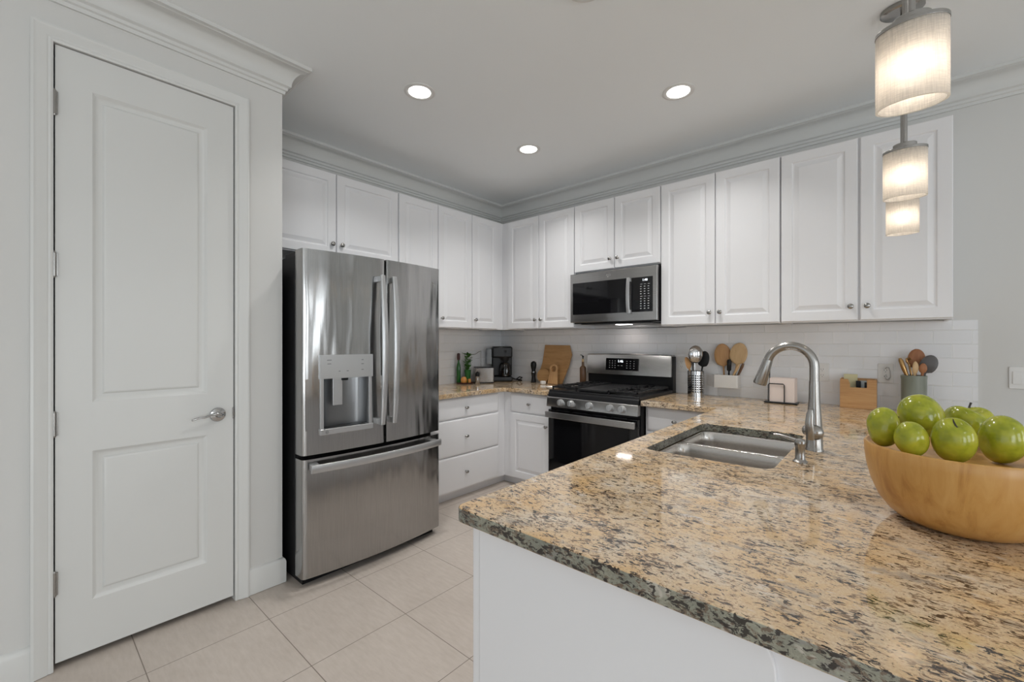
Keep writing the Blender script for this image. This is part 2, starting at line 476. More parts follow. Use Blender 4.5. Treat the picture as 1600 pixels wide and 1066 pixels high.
# crown moulding right round, baseboard, door casing
cr = [(0, -.145), (.010, -.145), (.012, -.130), (.020, -.126), (.022, -.113), (.030, -.108)]
for i in range(9):
    t = PI / 2 * i / 8
    cr.append((.034 + .062 * (1 - math.cos(t)), -.106 + .080 * math.sin(t)))
cr += [(.100, -.022), (.110, -.018), (.110, 0), (0, 0)]
struct('trim_1', sweep([(PX, YB), (PX, PY), (0, PY), (0, 0), (XR, 0), (XR, YB), (PX, YB)], cr, lambda x, y, h: (x, y, CEIL - .0005 + h)), 'trim', smooth=35)
bb = [(0, .002), (.015, .002), (.015, .110), (.011, .124), (.005, .131), (0, .133)]
struct('baseboard_left', sweep([(PX, YB), (PX, -3.497)], bb, lambda x, y, h: (x, y, h)), 'trim')
struct('baseboard_corner', sweep([(PX, -2.757), (PX, PY), (.62, PY)], bb, lambda x, y, h: (x, y, h)), 'trim')
struct('baseboard_back', sweep([(3.66, 0), (XR, 0), (XR, YB + .02)], bb, lambda x, y, h: (x, y, h)), 'trim')
cs = [(0, 0), (0, .010), (.008, .013), (.014, .011), (.020, .015), (.044, .019), (.052, .022), (.060, .020), (.060, 0)]
# swept in the (y, z) plane; the right-hand side of an upward, then +y, then downward path is the opening, so offsets are negated
struct('trim_2', sweep([(DY0, .002), (DY0, DZ), (DY1, DZ), (DY1, .002)], [(-a, h) for a, h in cs], lambda y, z, h: (PX + h, y, z)), 'trim', smooth=25)

# pantry door: raised two-panel slab, hinges, lever
def door_slab(w, h, t, panels):
    mb = MB()
    mb.add([(0, 0, 0), (w, 0, 0), (w, 0, h), (0, 0, h), (0, t, 0), (w, t, 0), (w, t, h), (0, t, h)],
           [(4, 5, 6, 7), (0, 1, 5, 4), (1, 2, 6, 5), (2, 3, 7, 6), (3, 0, 4, 7)])
    xs = sorted({0, w} | {p[0] for p in panels} | {p[2] for p in panels}); zs = sorted({0, h} | {p[1] for p in panels} | {p[3] for p in panels})
    cells = {(p[0], p[1]) for p in panels}
    for a, b in zip(xs, xs[1:]):
        for c, d in zip(zs, zs[1:]):
            if (a, c) not in cells: mb.add([(a, 0, c), (b, 0, c), (b, 0, d), (a, 0, d)], [(0, 1, 2, 3)])
    for x0, z0, x1, z1 in panels:
        rings = [[(x0 + i, y, z0 + i), (x1 - i, y, z0 + i), (x1 - i, y, z1 - i), (x0 + i, y, z1 - i)]
                 for i, y in ((0, 0), (.003, .002), (.008, .007), (.016, .0115), (.022, .0125), (.031, .0125), (.036, .007), (.041, .005), (.044, .0048))]
        mb.loft(rings, False, True)
    return mb
dw, dh = .609, 2.418
pd = door_slab(dw, dh, .04, [(.105, .205, .500, .812), (.105, 1.010, .500, 2.275)])
o = obj('door_1', pd, 'trim', None, (PX - .002, -3.432, .027), PI / 2, smooth=20); o['kind'] = 'structure'
o['label'] = 'white two-panel pantry door with a lever handle'
for z in (.332, .955, 1.578, 2.209):
    hb = MB().lathe([(.0045, -.046), (.0062, -.045), (.0062, .045), (.0045, .046)], 12, (-.002, -.008, 0))
    hb.lathe([(.002, -.052), (.004, -.047), (.004, .047), (.002, .052)], 10, (-.002, -.008, 0))
    hb.box(-.003, -.004, -.044, .0075, .001, .044)
    obj('hinge', hb, 'darknickel', o, (0, 0, z - .02))
hd = MB().lathe([(.033, 0), (.034, .004), (.031, .009), (.022, .012), (.014, .015), (.012, .035), (.011, .042)], 32)
hd.xf(Matrix.Rotation(PI / 2, 4, 'X'))
hnd = obj('door_handle', hd, 'chrome', o, (.542, 0, .905))
lv = [Vector((.012, -.040, .002)), Vector((0, -.046, .004)), Vector((-.02, -.049, .010)), Vector((-.04, -.05, .006)), Vector((-.065, -.051, -.001)), Vector((-.085, -.05, -.001)), Vector((-.102, -.047, -.006)), Vector((-.112, -.043, -.010))]
obj('lever', MB().tube(lv, [.008, .0125, .011, .0085, .0065, .006, .006, .005], 12, .75), 'chrome', hnd)
st = obj('strike_plate', MB().box(.604, -.003, -.028, .6125, .001, .028), 'darknickel', o, (0, 0, .905), bevel=.002)

# backsplash tile
bs = MB(); bs.box(0, -.008, .84, 3.614, 0, 1.405); bs.box(1.13, -.008, 1.40, 2.02, 0, 1.46)
struct('wall_backsplash', bs, 'tile')
bs = MB().box(0, -1.64, .84, .008, -.008, 1.405)
o = struct('wall_backsplash_side', bs, 'tile')

# ------------------------------------------------------------------ cabinets
KN = MB().lathe([(.0085, 0), (.0085, .002), (.005, .005), (.0048, .012), (.010, .016), (.0145, .020), (.0150, .024), (.012, .028), (.006, .030)], 20)
KN.xf(Matrix.Rotation(PI / 2, 4, 'X')); KNOB = KN.mesh('knob', [M['darknickel']])
KN2 = MB(); KN2.v = [Vector((p.x * 1.15, p.y, p.z * .8)) for p in KN.v]; KN2.f = KN.f; KN2.mi = KN.mi
KNOBW = KN2.mesh('knob_wide', [M['darknickel']])
def panel_front(w, h, t=.02, frame=.058):
    rg = [(0, 0), (0, -t + .004), (.0035, -t), (frame - .004, -t), (frame, -t + .001), (frame + .005, -t + .0075), (frame + .012, -t + .0085), (frame + .034, -t + .002), (frame + .037, -t + .0006)]
    return MB().loft([[(i, y, i), (w - i, y, i), (w - i, y, h - i), (i, y, h - i)] for i, y in rg])
def slab_front(w, h, t=.02):
    rg = [(0, 0), (0, -t + .008), (.004, -t + .005), (.014, -t + .0008), (.020, -t)]
    return MB().loft([[(i, y, i), (w - i, y, i), (w - i, y, h - i), (i, y, h - i)] for i, y in rg])
def add_door(root, x0, x1, z0, z1, yf, knob=None, frame=.058):
    d = obj('door', panel_front(x1 - x0, z1 - z0, frame=frame), 'cab', root, (x0, yf, z0), smooth=18)
    if knob: obj('knob', KNOB, 'darknickel', d, (knob[0] - x0, -.02, knob[1] - z0))
    return d
def add_drawer(root, x0, x1, z0, z1, yf, wide=True):
    d = obj('drawer', slab_front(x1 - x0, z1 - z0), 'cab', root, (x0, yf, z0), smooth=18)
    obj('knob', KNOBW, 'darknickel', d, ((x1 - x0) / 2, -.02, (z1 - z0) / 2))
    return d
UB, UT, UD = 1.402, 2.457, .325
g = .003
def upper(label, loc, rz, w, z0, doors, x0=0):
    """doors: (x0, x1, knob side or None) in local x."""
    r = thing('wall_cabinet', label, 'cabinet', loc, rz, 'white upper cabinets')
    b = MB(); t = .018
    b.box(x0 + .001, -UD, z0, x0 + t, -.002, UT); b.box(w - t, -UD, z0, w - .001, -.002, UT)
    b.box(x0 + t, -UD + .02, z0 + .012, w - t, -.002, z0 + .03); b.box(x0 + t, -UD + .02, UT - t, w - t, -.002, UT)
    b.box(x0 + t, -.012, z0 + .03, w - t, -.002, UT - t)
    b.box(x0 + t, -UD, z0, w - t, -UD + .02, UT)
    obj('body', b, 'cab', r, smooth=0)
    for a, c, k in doors:
        kx = a + .034 if k == 'L' else c - .034
        add_door(r, a + g, c - g, z0 + .006, UT - .006, -UD, (kx, z0 + .085) if k else None)
    return r
R90 = PI / 2
LX = .010      # cabinets clear the tile
# left wall: local x runs along world +y, origin at the low-y end
y0 = -2.585
upper('white double-door cabinet above the refrigerator', (.002, y0, 0), R90, -1.557 - y0, 1.875, [(.02, -2.06 - y0, 'R'), (-2.06 - y0, -1.557 - y0, 'L')])
y0 = -1.557
upper('tall white double-door upper cabinet just right of the refrigerator', (LX, y0, 0), R90, -.772 - y0, UB, [(0, .39, 'R'), (.39, -.772 - y0, 'L')])
y0 = -.772
upper('narrow single-door white upper cabinet in the corner above the coffee maker', (LX, y0, 0), R90, .772 - .3355, UB, [(0, .772 - .425, 'L')])
# back wall
upper('white double-door upper cabinet in the corner above the cutting board', (0, -LX, 0), 0, 1.188, UB, [(.415, .80, 'R'), (.80, 1.188, 'L')], .3345)
upper('short white double-door upper cabinet directly above the microwave', (1.190, -LX, 0), 0, .762, 1.872, [(0, .381, 'R'), (.381, .762, 'L')])
upper('white double-door upper cabinet between microwave and the end cabinet', (1.954, -LX, 0), 0, .771, UB, [(0, .384, 'R'), (.384, .771, 'L')])
upper('white double-door end cabinet behind the two far pendant lamps', (2.727, -LX, 0), 0, .768, UB, [(0, .384, 'R'), (.390, .768, 'L')])

CT, CB = .875, .838
BD = .605
def base_body(w, x0=0, toe=.075, zt=CB, ta=0, tb=0):
    b = MB(); t = .018
    b.box(x0, -BD, toe, x0 + t, -.01, zt); b.box(w - t, -BD, toe, w, -.01, zt)
    b.box(x0 + t, -BD, toe, w - t, -BD + .02, zt); b.box(x0 + t, -BD + .02, toe, w - t, -.01, toe + .018)
    b.box(x0 - ta, -BD + .055, 0, w + tb, -BD + .07, toe)
    return b
r = thing('base_cabinet', 'white three-drawer base cabinet beside the refrigerator', 'cabinet', (0, -1.56, 0), R90, 'white base cabinets')
obj('body', base_body(1.56 - .6055, tb=.055), 'cab', r, smooth=0)
for z0, z1 in ((.664, .826), (.368, .658), (.082, .362)):
    add_drawer(r, .062, .858, z0, z1, -BD)
r = thing('base_cabinet', 'white base cabinet with one drawer over a door, left of the range', 'cabinet', (.6055, 0, 0), 0, 'white base cabinets')
obj('body', base_body(.548, ta=.055), 'cab', r, smooth=0)
add_drawer(r, .085, .53, .664, .826, -BD)
add_door(r, .085, .53, .085, .656, -BD, (.49, .575))
r = thing('base_cabinet', 'white base cabinet with drawer between range and peninsula', 'cabinet', (1.952, 0, 0), 0, 'white base cabinets')
obj('body', base_body(.50), 'cab', r, smooth=0)
add_drawer(r, .012, .415, .668, .826, -BD)
add_door(r, .012, .415, .085, .66, -BD, (.05, .575))
# peninsula cabinet: carcass open above for the sink
X0, X1, Y0 = 2.480, 3.085, -2.775
r = thing('peninsula_cabinet', 'white peninsula base with plain end panel under the granite', 'cabinet', (X0, Y0, 0))
b = MB(); L = -.64 - Y0
b.box(.025, 0, .0, X1 - X0, .018, CB); b.box(.02, L - .018, .075, X1 - X0, L, CB)
b.box(X1 - X0 - .018, .018, 0, X1 - X0, L - .018, CB); b.box(.022, .018, .075, .04, L - .018, CB)
b.box(.09, .018, 0, .1, L - .018, .075)
obj('body', b, 'cab', r, bevel=.001)
obj('corner_post', MB().box(0, -.006, 0, .026, .03, CB), 'cab', r, bevel=.004)
ep = [(.028, 0), (.655, 0)] + [(.620 + .035 * math.cos(math.radians(t)), CB - .0555 + .055 * math.sin(math.radians(t))) for t in range(0, 91, 9)] + [(.028, CB - .0005)]
obj('end_panel', uslab(ep, [], -.010, -.0003, .002), 'cab', r)
n = 3
for i in range(n):
    ya = .05 + (L - .1) / n * i; yb = .05 + (L - .1) / n * (i + 1)
    d = obj('door', panel_front(yb - ya - .006, .56), 'cab', r, (.022, yb - .003, .09), -R90, smooth=18)
    obj('knob', KNOB, 'darknickel', d, (.04, -.02, .49))
# corbel under the overhang
cp = [(0, 0), (0, -.26)]
for i in range(13):
    t = i / 12
    cp.append((.02 + .20 * t, -.26 + .22 * (t ** 1.7) + .02 * math.sin(PI * t)))
cp += [(.22, 0)]
me = uslab([(x, z) for x, z in cp], [], 0, .045, .004)
o = obj('corbel', me, 'cab', r, (X1 - X0 + .0005, .0, CB - .001)); o['label'] = 'curved white bracket under the overhang'

# ------------------------------------------------------------------ worktops
SX0, SX1, SY0, SY1 = 2.545, 2.972, -1.945, -1.248
def worktop(outline, holes, label, rest):
    me = slab(outline, holes, CB + .0005, CT, .004, 3)
    me.materials.append(M['granite']); me.materials.append(M['gshaded'])
    for p in me.polygons:
        c = p.center
        shaded_edge = c.y < -2.75 or (SX0 - .01 < c.x < SX1 + .01 and SY0 - .01 < c.y < SY1 + .01)  # peninsula front and sink cut-out get the granite with shade in its colour
        p.material_index = 1 if abs(p.normal.z) < .55 and shaded_edge else 0
    finish(me, 5)
    o = obj('countertop', me, 'granite'); tag(o, label, 'countertop', 'granite countertops'); return o
def arc(cx, cy, r, a0, a1, n=6):
    return [(cx + r * math.cos(math.radians(a0 + (a1 - a0) * i / n)), cy + r * math.sin(math.radians(a0 + (a1 - a0) * i / n))) for i in range(n + 1)]
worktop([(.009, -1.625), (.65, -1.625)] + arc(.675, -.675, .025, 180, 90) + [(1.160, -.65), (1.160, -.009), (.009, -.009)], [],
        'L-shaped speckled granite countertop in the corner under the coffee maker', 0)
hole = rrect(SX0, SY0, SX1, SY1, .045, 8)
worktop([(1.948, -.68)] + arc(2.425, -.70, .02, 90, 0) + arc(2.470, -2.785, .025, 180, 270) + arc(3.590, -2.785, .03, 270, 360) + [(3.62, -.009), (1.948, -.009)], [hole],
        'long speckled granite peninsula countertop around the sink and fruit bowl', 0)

# ------------------------------------------------------------------ sink, faucet, soap pump
ym = -1.575
r = thing('sink', 'stainless double-bowl undermount sink in the granite peninsula', 'sink', (0, 0, CB - .001))
ra, rb = (SX0 + .004, SY0 + .004, SX1 - .004, ym - .010), (SX0 + .004, ym + .010, SX1 - .004, SY1 - .004)
h1 = rrect(*ra, .045, 8); h2 = rrect(*rb, .045, 8)
b = MB()
for rect in (ra, rb):
    b = MB(); rings = []
    for ins, z in ((0, -.003), (.003, -.008), (.005, -.05), (.010, -.16), (.022, -.195), (.05, -.205)):
        rings.append([(x, y, z) for x, y in rrect(rect[0] + ins, rect[1] + ins, rect[2] - ins, rect[3] - ins, .045, 8)])
    for ins, z in ((.045, -.209), (.018, -.199), (.006, -.16), (.001, -.05), (-.001, -.008), (-.003, -.003)):
        rings.append([(x, y, z) for x, y in rrect(rect[0] + ins, rect[1] + ins, rect[2] - ins, rect[3] - ins, .045, 8)])
    b.loft(rings[:6], False, True)
    b.loft(rings[6:], True, False)
    bo = obj('bowl', b, 'sinksteel', r, smooth=50)
    cx, cy = (rect[0] + rect[2]) / 2, (rect[1] + rect[3]) / 2
    obj('drain', MB().lathe([(.044, -.204), (.044, -.2015), (.036, -.2005), (.030, -.203), (.008, -.203), (.006, -.199), (.001, -.198)], 28, (cx, cy, 0)), 'chrome', bo)
fl = slab(rrect(SX0 - .014, SY0 - .014, SX1 + .014, SY1 + .014, .05, 8), [h1, h2], -.004, 0, .0008)
obj('rim', fl, 'sinksteel', r)

r = thing('faucet', 'brushed nickel gooseneck pull-down faucet behind the sink', 'faucet', (3.040, -1.545, CT))
b = MB().lathe([(.030, 0), (.030, .004), (.0275, .008), (.0265, .05), (.0255, .085), (.0225, .13), (.0185, .19), (.0172, .25), (.0168, .26)], 28)
obj('body', b, 'nickel', r)
pth = [(0, 0, .255), (0, 0, .315)]
for i in range(1, 17):
    a = math.radians(163) * i / 16
    pth.append((-.078 + .078 * math.cos(a), 0, .315 + .078 * math.sin(a)))
obj('neck', MB().tube(pth, .0160, 18), 'nickel', r)
dv = Vector((-math.sin(math.radians(163)), 0, math.cos(math.radians(163))))
p0 = Vector(pth[-1]) + dv * .001
sp = [p0, p0 + dv * .006, p0 + dv * .035, p0 + dv * .098, p0 + dv * .104]
obj('spray_head', MB().tube(sp, [.0168, .0175, .0195, .0245, .0225], 20), 'nickel', r)
hb = MB().ball((.004, -.028, .072), .029, .024, .028)
hb.ball((-.026, 0.002, .072), .014, .018, .020)
ho = obj('handle_hub', hb, 'nickel', r)
lvp = [(-.006, -.046, .046), (-.008, -.053, .075), (-.010, -.055, .108), (-.008, -.052, .142), (-.006, -.049, .158)]
obj('lever', MB().tube(lvp, [.012, .014, .013, .011, .007], 12, .42, up=(0, 1, 0)), 'nickel', ho)

r = thing('soap_dispenser', 'short nickel soap pump beside the faucet', 'soap dispenser', (3.026, -1.772, CT))
obj('body', MB().lathe([(.022, 0), (.022, .003), (.017, .008), (.0145, .012), (.0145, .055), (.0165, .058), (.0165, .072), (.013, .077), (.004, .079)], 24), 'nickel', r)
obj('spout', MB().tube([(-.004, 0, .070), (-.03, .004, .076), (-.062, .008, .082), (-.080, .010, .082)], [.0075, .006, .0045, .0035], 10), 'nickel', r)

# ------------------------------------------------------------------ refrigerator
RY = -2.106; HW = .452
def fx(y): return .970 + .036 * (1 - (y / HW) ** 2)
def bow(mb, y0, y1, z0, z1, r0=0, r1=0, xb=.885, n=14):
    pts = [(xb, y0)]
    ys = [y0 + (y1 - y0) * i / n for i in range(n + 1)]
    if r0: pts += [(fx(y0) - r0, y0), (fx(y0) - r0 * .3, y0 + r0 * .3)]; ys = [y for y in ys if y > y0 + r0]; ys.insert(0, y0 + r0)
    if r1: ys = [y for y in ys if y < y1 - r1] + [y1 - r1]
    pts += [(fx(y), y) for y in ys]
    if r1: pts += [(fx(y1) - r1 * .3, y1 - r1 * .3), (fx(y1) - r1, y1)]
    pts.append((xb, y1))
    mb.prism(pts, z0, z1)
r = thing('refrigerator', 'stainless French-door refrigerator with a water dispenser and bottom freezer', 'refrigerator', (0, RY, 0))
b = MB().box(.10, -.447, .03, .865, .447, 1.745)
obj('cabinet_body', b, 'fridgeside', r, bevel=.004)
obj('gasket', MB().box(.862, -.438, .06, .890, .438, 1.755), 'black', r)
g_ = MB().box(.60, -.43, .0, .92, .43, .045); obj('kick_grille', g_, 'black', r)
for sg in (-1, 1): obj('hinge_cover', MB().box(.72, sg * .44, 1.745, .93, sg * .34, 1.768), 'black', r, bevel=.004)
cy0, cy1, cz0, cz1 = -2.458 - RY, -2.199 - RY, .818, 1.088
jm = .0145
b = MB()
bow(b, -HW, jm - .006, .690, cz0, .014, .006); bow(b, -HW, jm - .006, cz1, 1.770, .014, .006)
bow(b, -HW, cy0, cz0, cz1, .014, 0); bow(b, cy1, jm - .006, cz0, cz1, 0, .006)
LD = obj('left_door', b, 'steel', r, smooth=30)
b = MB(); bow(b, jm + .006, HW, .690, 1.770, .006, .014)
RD = obj('right_door', b, 'steel', r, smooth=30)
b = MB(); bow(b, -HW, HW, .048, .668, .014, .014, n=28)
FD = obj('freezer_drawer', b, 'steel', r, smooth=30)
LD['label'] = 'left door with the water dispenser'; RD['label'] = 'right door with a small round badge'
# dispenser: recessed cavity, control panel, paddle, lip
b = MB(); rings = []
for z in (cz0, cz1):
    rg = []
    for i in range(17):
        t = -1 + 2 * i / 16
        rg.append((fx((cy0 + cy1) / 2) - .012 - .068 * math.sqrt(max(0, 1 - (abs(t) ** 2.6))), (cy0 + cy1) / 2 + t * (cy1 - cy0) / 2, z))
    rings.append(rg)
m_ = len(rings[0])
b.add(rings[0] + rings[1], [(i, i + 1, m_ + i + 1, m_ + i) for i in range(m_ - 1)] + [tuple(range(m_)), tuple(m_ + i for i in range(m_))])
ds = obj('water_dispenser', b, 'cavity', LD, smooth=50)
xf_ = fx((cy0 + cy1) / 2)
# the strips follow the tilt of the bowed door
def tilt(mb):
    sl = (fx(cy1) - fx(cy0)) / (cy1 - cy0)
    for v in mb.v: v.x += sl * (v.y - (cy0 + cy1) / 2)
    return mb
for ya, yb in ((cy0 - .014, cy0 + .004), (cy1 - .004, cy1 + .014)):
    obj('frame_strip', tilt(MB().box(xf_ - .018, ya, cz0 - .012, xf_ + .005, yb, cz1 + .004)), 'silver', ds, bevel=.002)
pm = MB().box(xf_ - .02, cy0 - .018, cz1 - .002, xf_ + .010, cy1 + .018, 1.213); pm.cur = 1; pm.mi = [0] * len(pm.f)
for y_, z_, w_ in ((-.10, 1.185, .024), (-.10, 1.165, .02), (.085, 1.183, .012), (.085, 1.160, .014), (.085, 1.128, .012), (.0, 1.124, .012), (-.045, 1.124, .01)):
    pm.box(xf_ + .0095, (cy0 + cy1) / 2 + y_ - w_ / 2, z_ - .002, xf_ + .0104, (cy0 + cy1) / 2 + y_ + w_ / 2, z_ + .002)
obj('control_panel', tilt(pm), ['silver', 'cavity'], ds)
pa = MB().box(xf_ - .040, -2.392 - RY, .935, xf_ - .028, -2.338 - RY, cz1)
obj('paddle', tilt(pa), 'silver', ds, bevel=.003)
no = MB().box(xf_ - .050, -2.345 - RY, cz1 - .018, xf_ - .018, -2.310 - RY, cz1); obj('nozzle', tilt(no), 'black', ds, bevel=.003)
lp = tilt(MB().box(xf_ - .075, cy0 - .018, .788, xf_ + .014, cy1 + .018, .819)); obj('drip_ledge', lp, 'silver', ds, bevel=.003)
tg = tilt(MB().box(xf_ - .06, cy0 + .02, .8185, xf_ - .004, cy1 - .02, .8215))
for i in range(8):
    yy = cy0 + .035 + i * (cy1 - cy0 - .07) / 7
    tg.add([], [])
obj('drip_tray', tg, 'black', ds)
def ring_badge(rad, th=.0012):
    b = MB()
    pts = [(rad * math.cos(2 * PI * i / 24), rad * math.sin(2 * PI * i / 24), 0) for i in range(25)]
    b.tube(pts, th, 6)
    # looping script monogram
    for sx in (-1, 1):
        q = []
        for i in range(19):
            a = PI * .15 + 1.55 * PI * i / 18
            k = rad * (.32 + .05 * math.sin(3 * a))
            q.append((sx * rad * .30 + k * math.cos(a), k * 1.35 * math.sin(a), 0))
        b.tube(q, th * .8, 5)
    return b
obj('badge', ring_badge(.015).xf(T((xf_ + .0145, cy0 + .012, .8035)) @ TOX @ Matrix.Scale(.5, 4)), 'black', ds)
yb_ = -1.729 - RY
obj('badge', ring_badge(.018).xf(T((fx(yb_) + .0005, yb_, 1.656)) @ Matrix.Rotation(-.14, 4, 'Z') @ TOX), 'darknickel', RD)
# handles
def vhandle(yc):
    b = MB(); rings = []
    zz = [.805 + (1.668 - .805) * i / 24 for i in range(25)]
    for z in zz:
        t = (z - .805) / (1.668 - .805) * 2 - 1
        x = fx(yc) + .040 + .028 * (1 - t * t)
        hw = .0145 + .004 * (1 - t * t)
        rings.append([(x, yc - hw, z), (x + .010, yc - hw, z), (x + .0145, yc - hw * .55, z), (x + .0145, yc + hw * .55, z), (x + .010, yc + hw, z), (x, yc + hw, z)])
    b.loft(rings)
    for z in (.822, 1.648): b.box(fx(yc) - .004, yc - .011, z - .016, fx(yc) + .045, yc + .011, z + .016)
    return b
obj('handle', vhandle(-.032), 'silver', LD, bevel=.0015, smooth=30)
obj('handle', vhandle(.046), 'silver', RD, bevel=.0015, smooth=30)
b = MB(); rings = []
for i in range(29):
    y_ = -.428 + .845 * i / 28
    x = fx(y_) + .040 + .010 * (1 - (y_ / HW) ** 2)
    rings.append([(x, y_, .604), (x + .010, y_, .604), (x + .014, y_, .611), (x + .014, y_, .639), (x + .010, y_, .646), (x, y_, .646)])
b.loft(rings)
for y_ in (-.395, .385): b.box(fx(y_) - .004, y_ - .022, .612, fx(y_) + .050, y_ + .022, .640)
obj('handle', b, 'silver', FD, bevel=.0015, smooth=30)

# ------------------------------------------------------------------ range
RX0, RX1 = 1.165, 1.943; RC = (RX0 + RX1) / 2; hw = (RX1 - RX0) / 2; YF = -.70
r = thing('gas_range', 'stainless and black gas range between the base cabinets', 'range', (RC, 0, 0))
b = MB().box(-hw, -.66, .03, hw, -.02, .885); b.box(-hw + .05, -.60, 0, hw - .05, -.08, .03)
obj('body', b, 'blackmetal', r, bevel=.003)
# cooktop with raised lip
b = MB().box(-hw, YF + .012, .878, hw, -.085, .898)
obj('cooktop', b, 'blackmetal', r, bevel=.006, seg=3)
b = MB()
b.prism([(YF - .004, .792), (YF + .03, .792), (YF + .03, .884), (YF + .012, .884), (YF + .000, .868)], -hw + .004, hw - .004)
b.xf(Matrix(((0, 0, 1, 0), (1, 0, 0, 0), (0, 1, 0, 0), (0, 0, 0, 1))))
obj('front_rail', b, 'blackmetal', r)
# control panel, slightly tilted
b = MB(); b.prism([(YF - .022, .768), (YF + .03, .768), (YF + .03, .845), (YF - .010, .845), (YF - .014, .840)], -hw + .002, hw - .002)
b.xf(Matrix(((0, 0, 1, 0), (1, 0, 0, 0), (0, 1, 0, 0), (0, 0, 0, 1))))
cp_ = obj('control_panel', b, 'steel2', r, bevel=.002)
for u in (1.305, 1.400, 1.562, 1.735, 1.828):
    k = MB().lathe([(.027, 0), (.027, .005), (.024, .008), (.0225, .026), (.020, .029)], 28)
    k.box(-.0055, -.022, .026, .0055, .022, .036)
    k.xf(Matrix.Rotation(PI / 2 - .12, 4, 'X'))
    obj('knob', k, 'silver', cp_, (u - RC, YF - .017, .807), bevel=.0015)
# oven door
b = MB().box(-hw + .006, YF - .004, .205, hw - .006, -.655, .742)
dr = obj('oven_door', b, 'glassblk', r, bevel=.004)
b = MB().box(-hw + .085, YF - .0055, .30, hw - .085, YF - .003, .63)
o = obj('window', b, 'glassblk', dr, bevel=.0008); o['label'] = 'dark oven window'
vs_ = MB()
for x in (-.24, -.08, .08, .24): vs_.box(x - .06, YF - .007, .738, x + .06, YF - .002, .742)
obj('vent_slot', vs_, 'black', dr)
b = MB().box(-hw + .006, YF - .052, .683, hw - .010, YF - .036, .730)
hdl = obj('handle', b, 'steel2', dr, bevel=.004)
for x in (-hw + .025, hw - .03): obj('handle_mount', MB().box(x - .014, YF - .040, .690, x + .014, YF - .002, .724), 'black', hdl)
b = MB().box(-hw + .006, YF + .002, .035, hw - .006, -.655, .198); obj('storage_drawer', b, 'steel2', r, bevel=.004)
# backguard
b = MB(); b.box(-hw + .0, -.085, .885, hw, -.02, 1.165)
obj('backguard_frame', b, 'black', r, bevel=.004)
pts = []
xs_ = [(-hw + .005) + (2 * hw - .010) * i / 24 for i in range(25)]
rings = []
for x in xs_:
    t = x / hw; zt = 1.176 + .006 * (1 - t * t); yf = -.108 - .012 * (1 - t * t)
    rings.append([(x, yf - .012, 1.002), (x, yf, zt - .012), (x, yf + .008, zt), (x, -.03, zt), (x, -.03, 1.002)])
bg_ = obj('backguard', MB().loft(rings), 'steel2', r, bevel=.002, smooth=40)
ys_ = -.1345
b = MB().box(1.372 - RC, -.1325, 1.040, 1.672 - RC, -.118, 1.142)
b.xf(T((0, -.128, 1.09)) @ Matrix.Rotation(-.07, 4, 'X') @ T((0, .128, -1.09)))
b.mi = [0] * len(b.f)
mk = MB()
for i in range(4):
    for j in range(3): mk.box(1.405 - RC + j * .026, -.1335, 1.060 + i * .019, 1.412 - RC + j * .026, -.132, 1.0635 + i * .019)
for i in range(4):
    for j in range(3): mk.box(1.565 - RC + j * .032, -.1335, 1.060 + i * .019, 1.575 - RC + j * .032, -.132, 1.063 + i * .019)
for j in range(2): mk.box(1.485 - RC + j * .03, -.1335, 1.078, 1.50 - RC + j * .03, -.132, 1.081)
mk.xf(T((0, -.128, 1.09)) @ Matrix.Rotation(-.07, 4, 'X') @ T((0, .128, -1.09)))
k0 = len(b.v); b.cur = 1; b.add(mk.v, mk.f)
dp = obj('display', b, ['glassblk', 'mark'], bg_)
tm = moved(text('1:46', .030), T((1.512 - RC, -.1358, 1.117)) @ TOFRONT)
obj('clock_digits', tm, 'digits', dp)
# burners, grates, griddle
for x, y_, rad in ((-.26, -.53, .045), (-.26, -.24, .036), (.26, -.53, .045), (.26, -.24, .036)):
    obj('burner', MB().lathe([(rad + .012, .898), (rad + .010, .905), (rad, .907), (rad, .914), (rad - .006, .917), (.002, .917)], 24, (x, y_, 0)), 'iron', r)
def grate(xa, xb):
    b = MB(); ya, yb = -.672, -.115; t = .006; z0, z1 = .914, .928
    for x in (xa, xb - 2 * t): b.box(x, ya, z0, x + 2 * t, yb, z1)
    for y_ in (ya, yb - 2 * t, (ya + yb) / 2 - t): b.box(xa, y_, z0, xb, y_ + 2 * t, z1)
    n = 4
    for i in range(1, n):
        x = xa + (xb - xa) * i / n
        for s0, s1 in ((ya, ya + .10), (-.46, -.30), (yb - .10, yb)): b.box(x - t * .8, s0, z0 + .002, x + t * .8, s1, z1 + .003)
    for y_ in (-.60, -.53, -.46, -.31, -.24, -.17):
        b.box(xa, y_ - t * .7, z0 + .002, xa + .075, y_ + t * .7, z1 + .003); b.box(xb - .075, y_ - t * .7, z0 + .002, xb, y_ + t * .7, z1 + .003)
    for x in (xa + t, xb - t):
        for y_ in (ya + t, yb - t): b.box(x - t, y_ - t, .8975, x + t, y_ + t, z0)
    return b
obj('grate', grate(-hw + .022, -.135), 'iron', r, bevel=.002)
obj('grate', grate(.135, hw - .022), 'iron', r, bevel=.002)
gp = MB().box(-.128, -.668, .905, .128, -.118, .922); gp.box(-.12, -.66, .8975, .12, -.64, .906); gp.box(-.12, -.14, .8975, .12, -.125, .906)
gr = obj('griddle', gp, 'iron', r, bevel=.005)

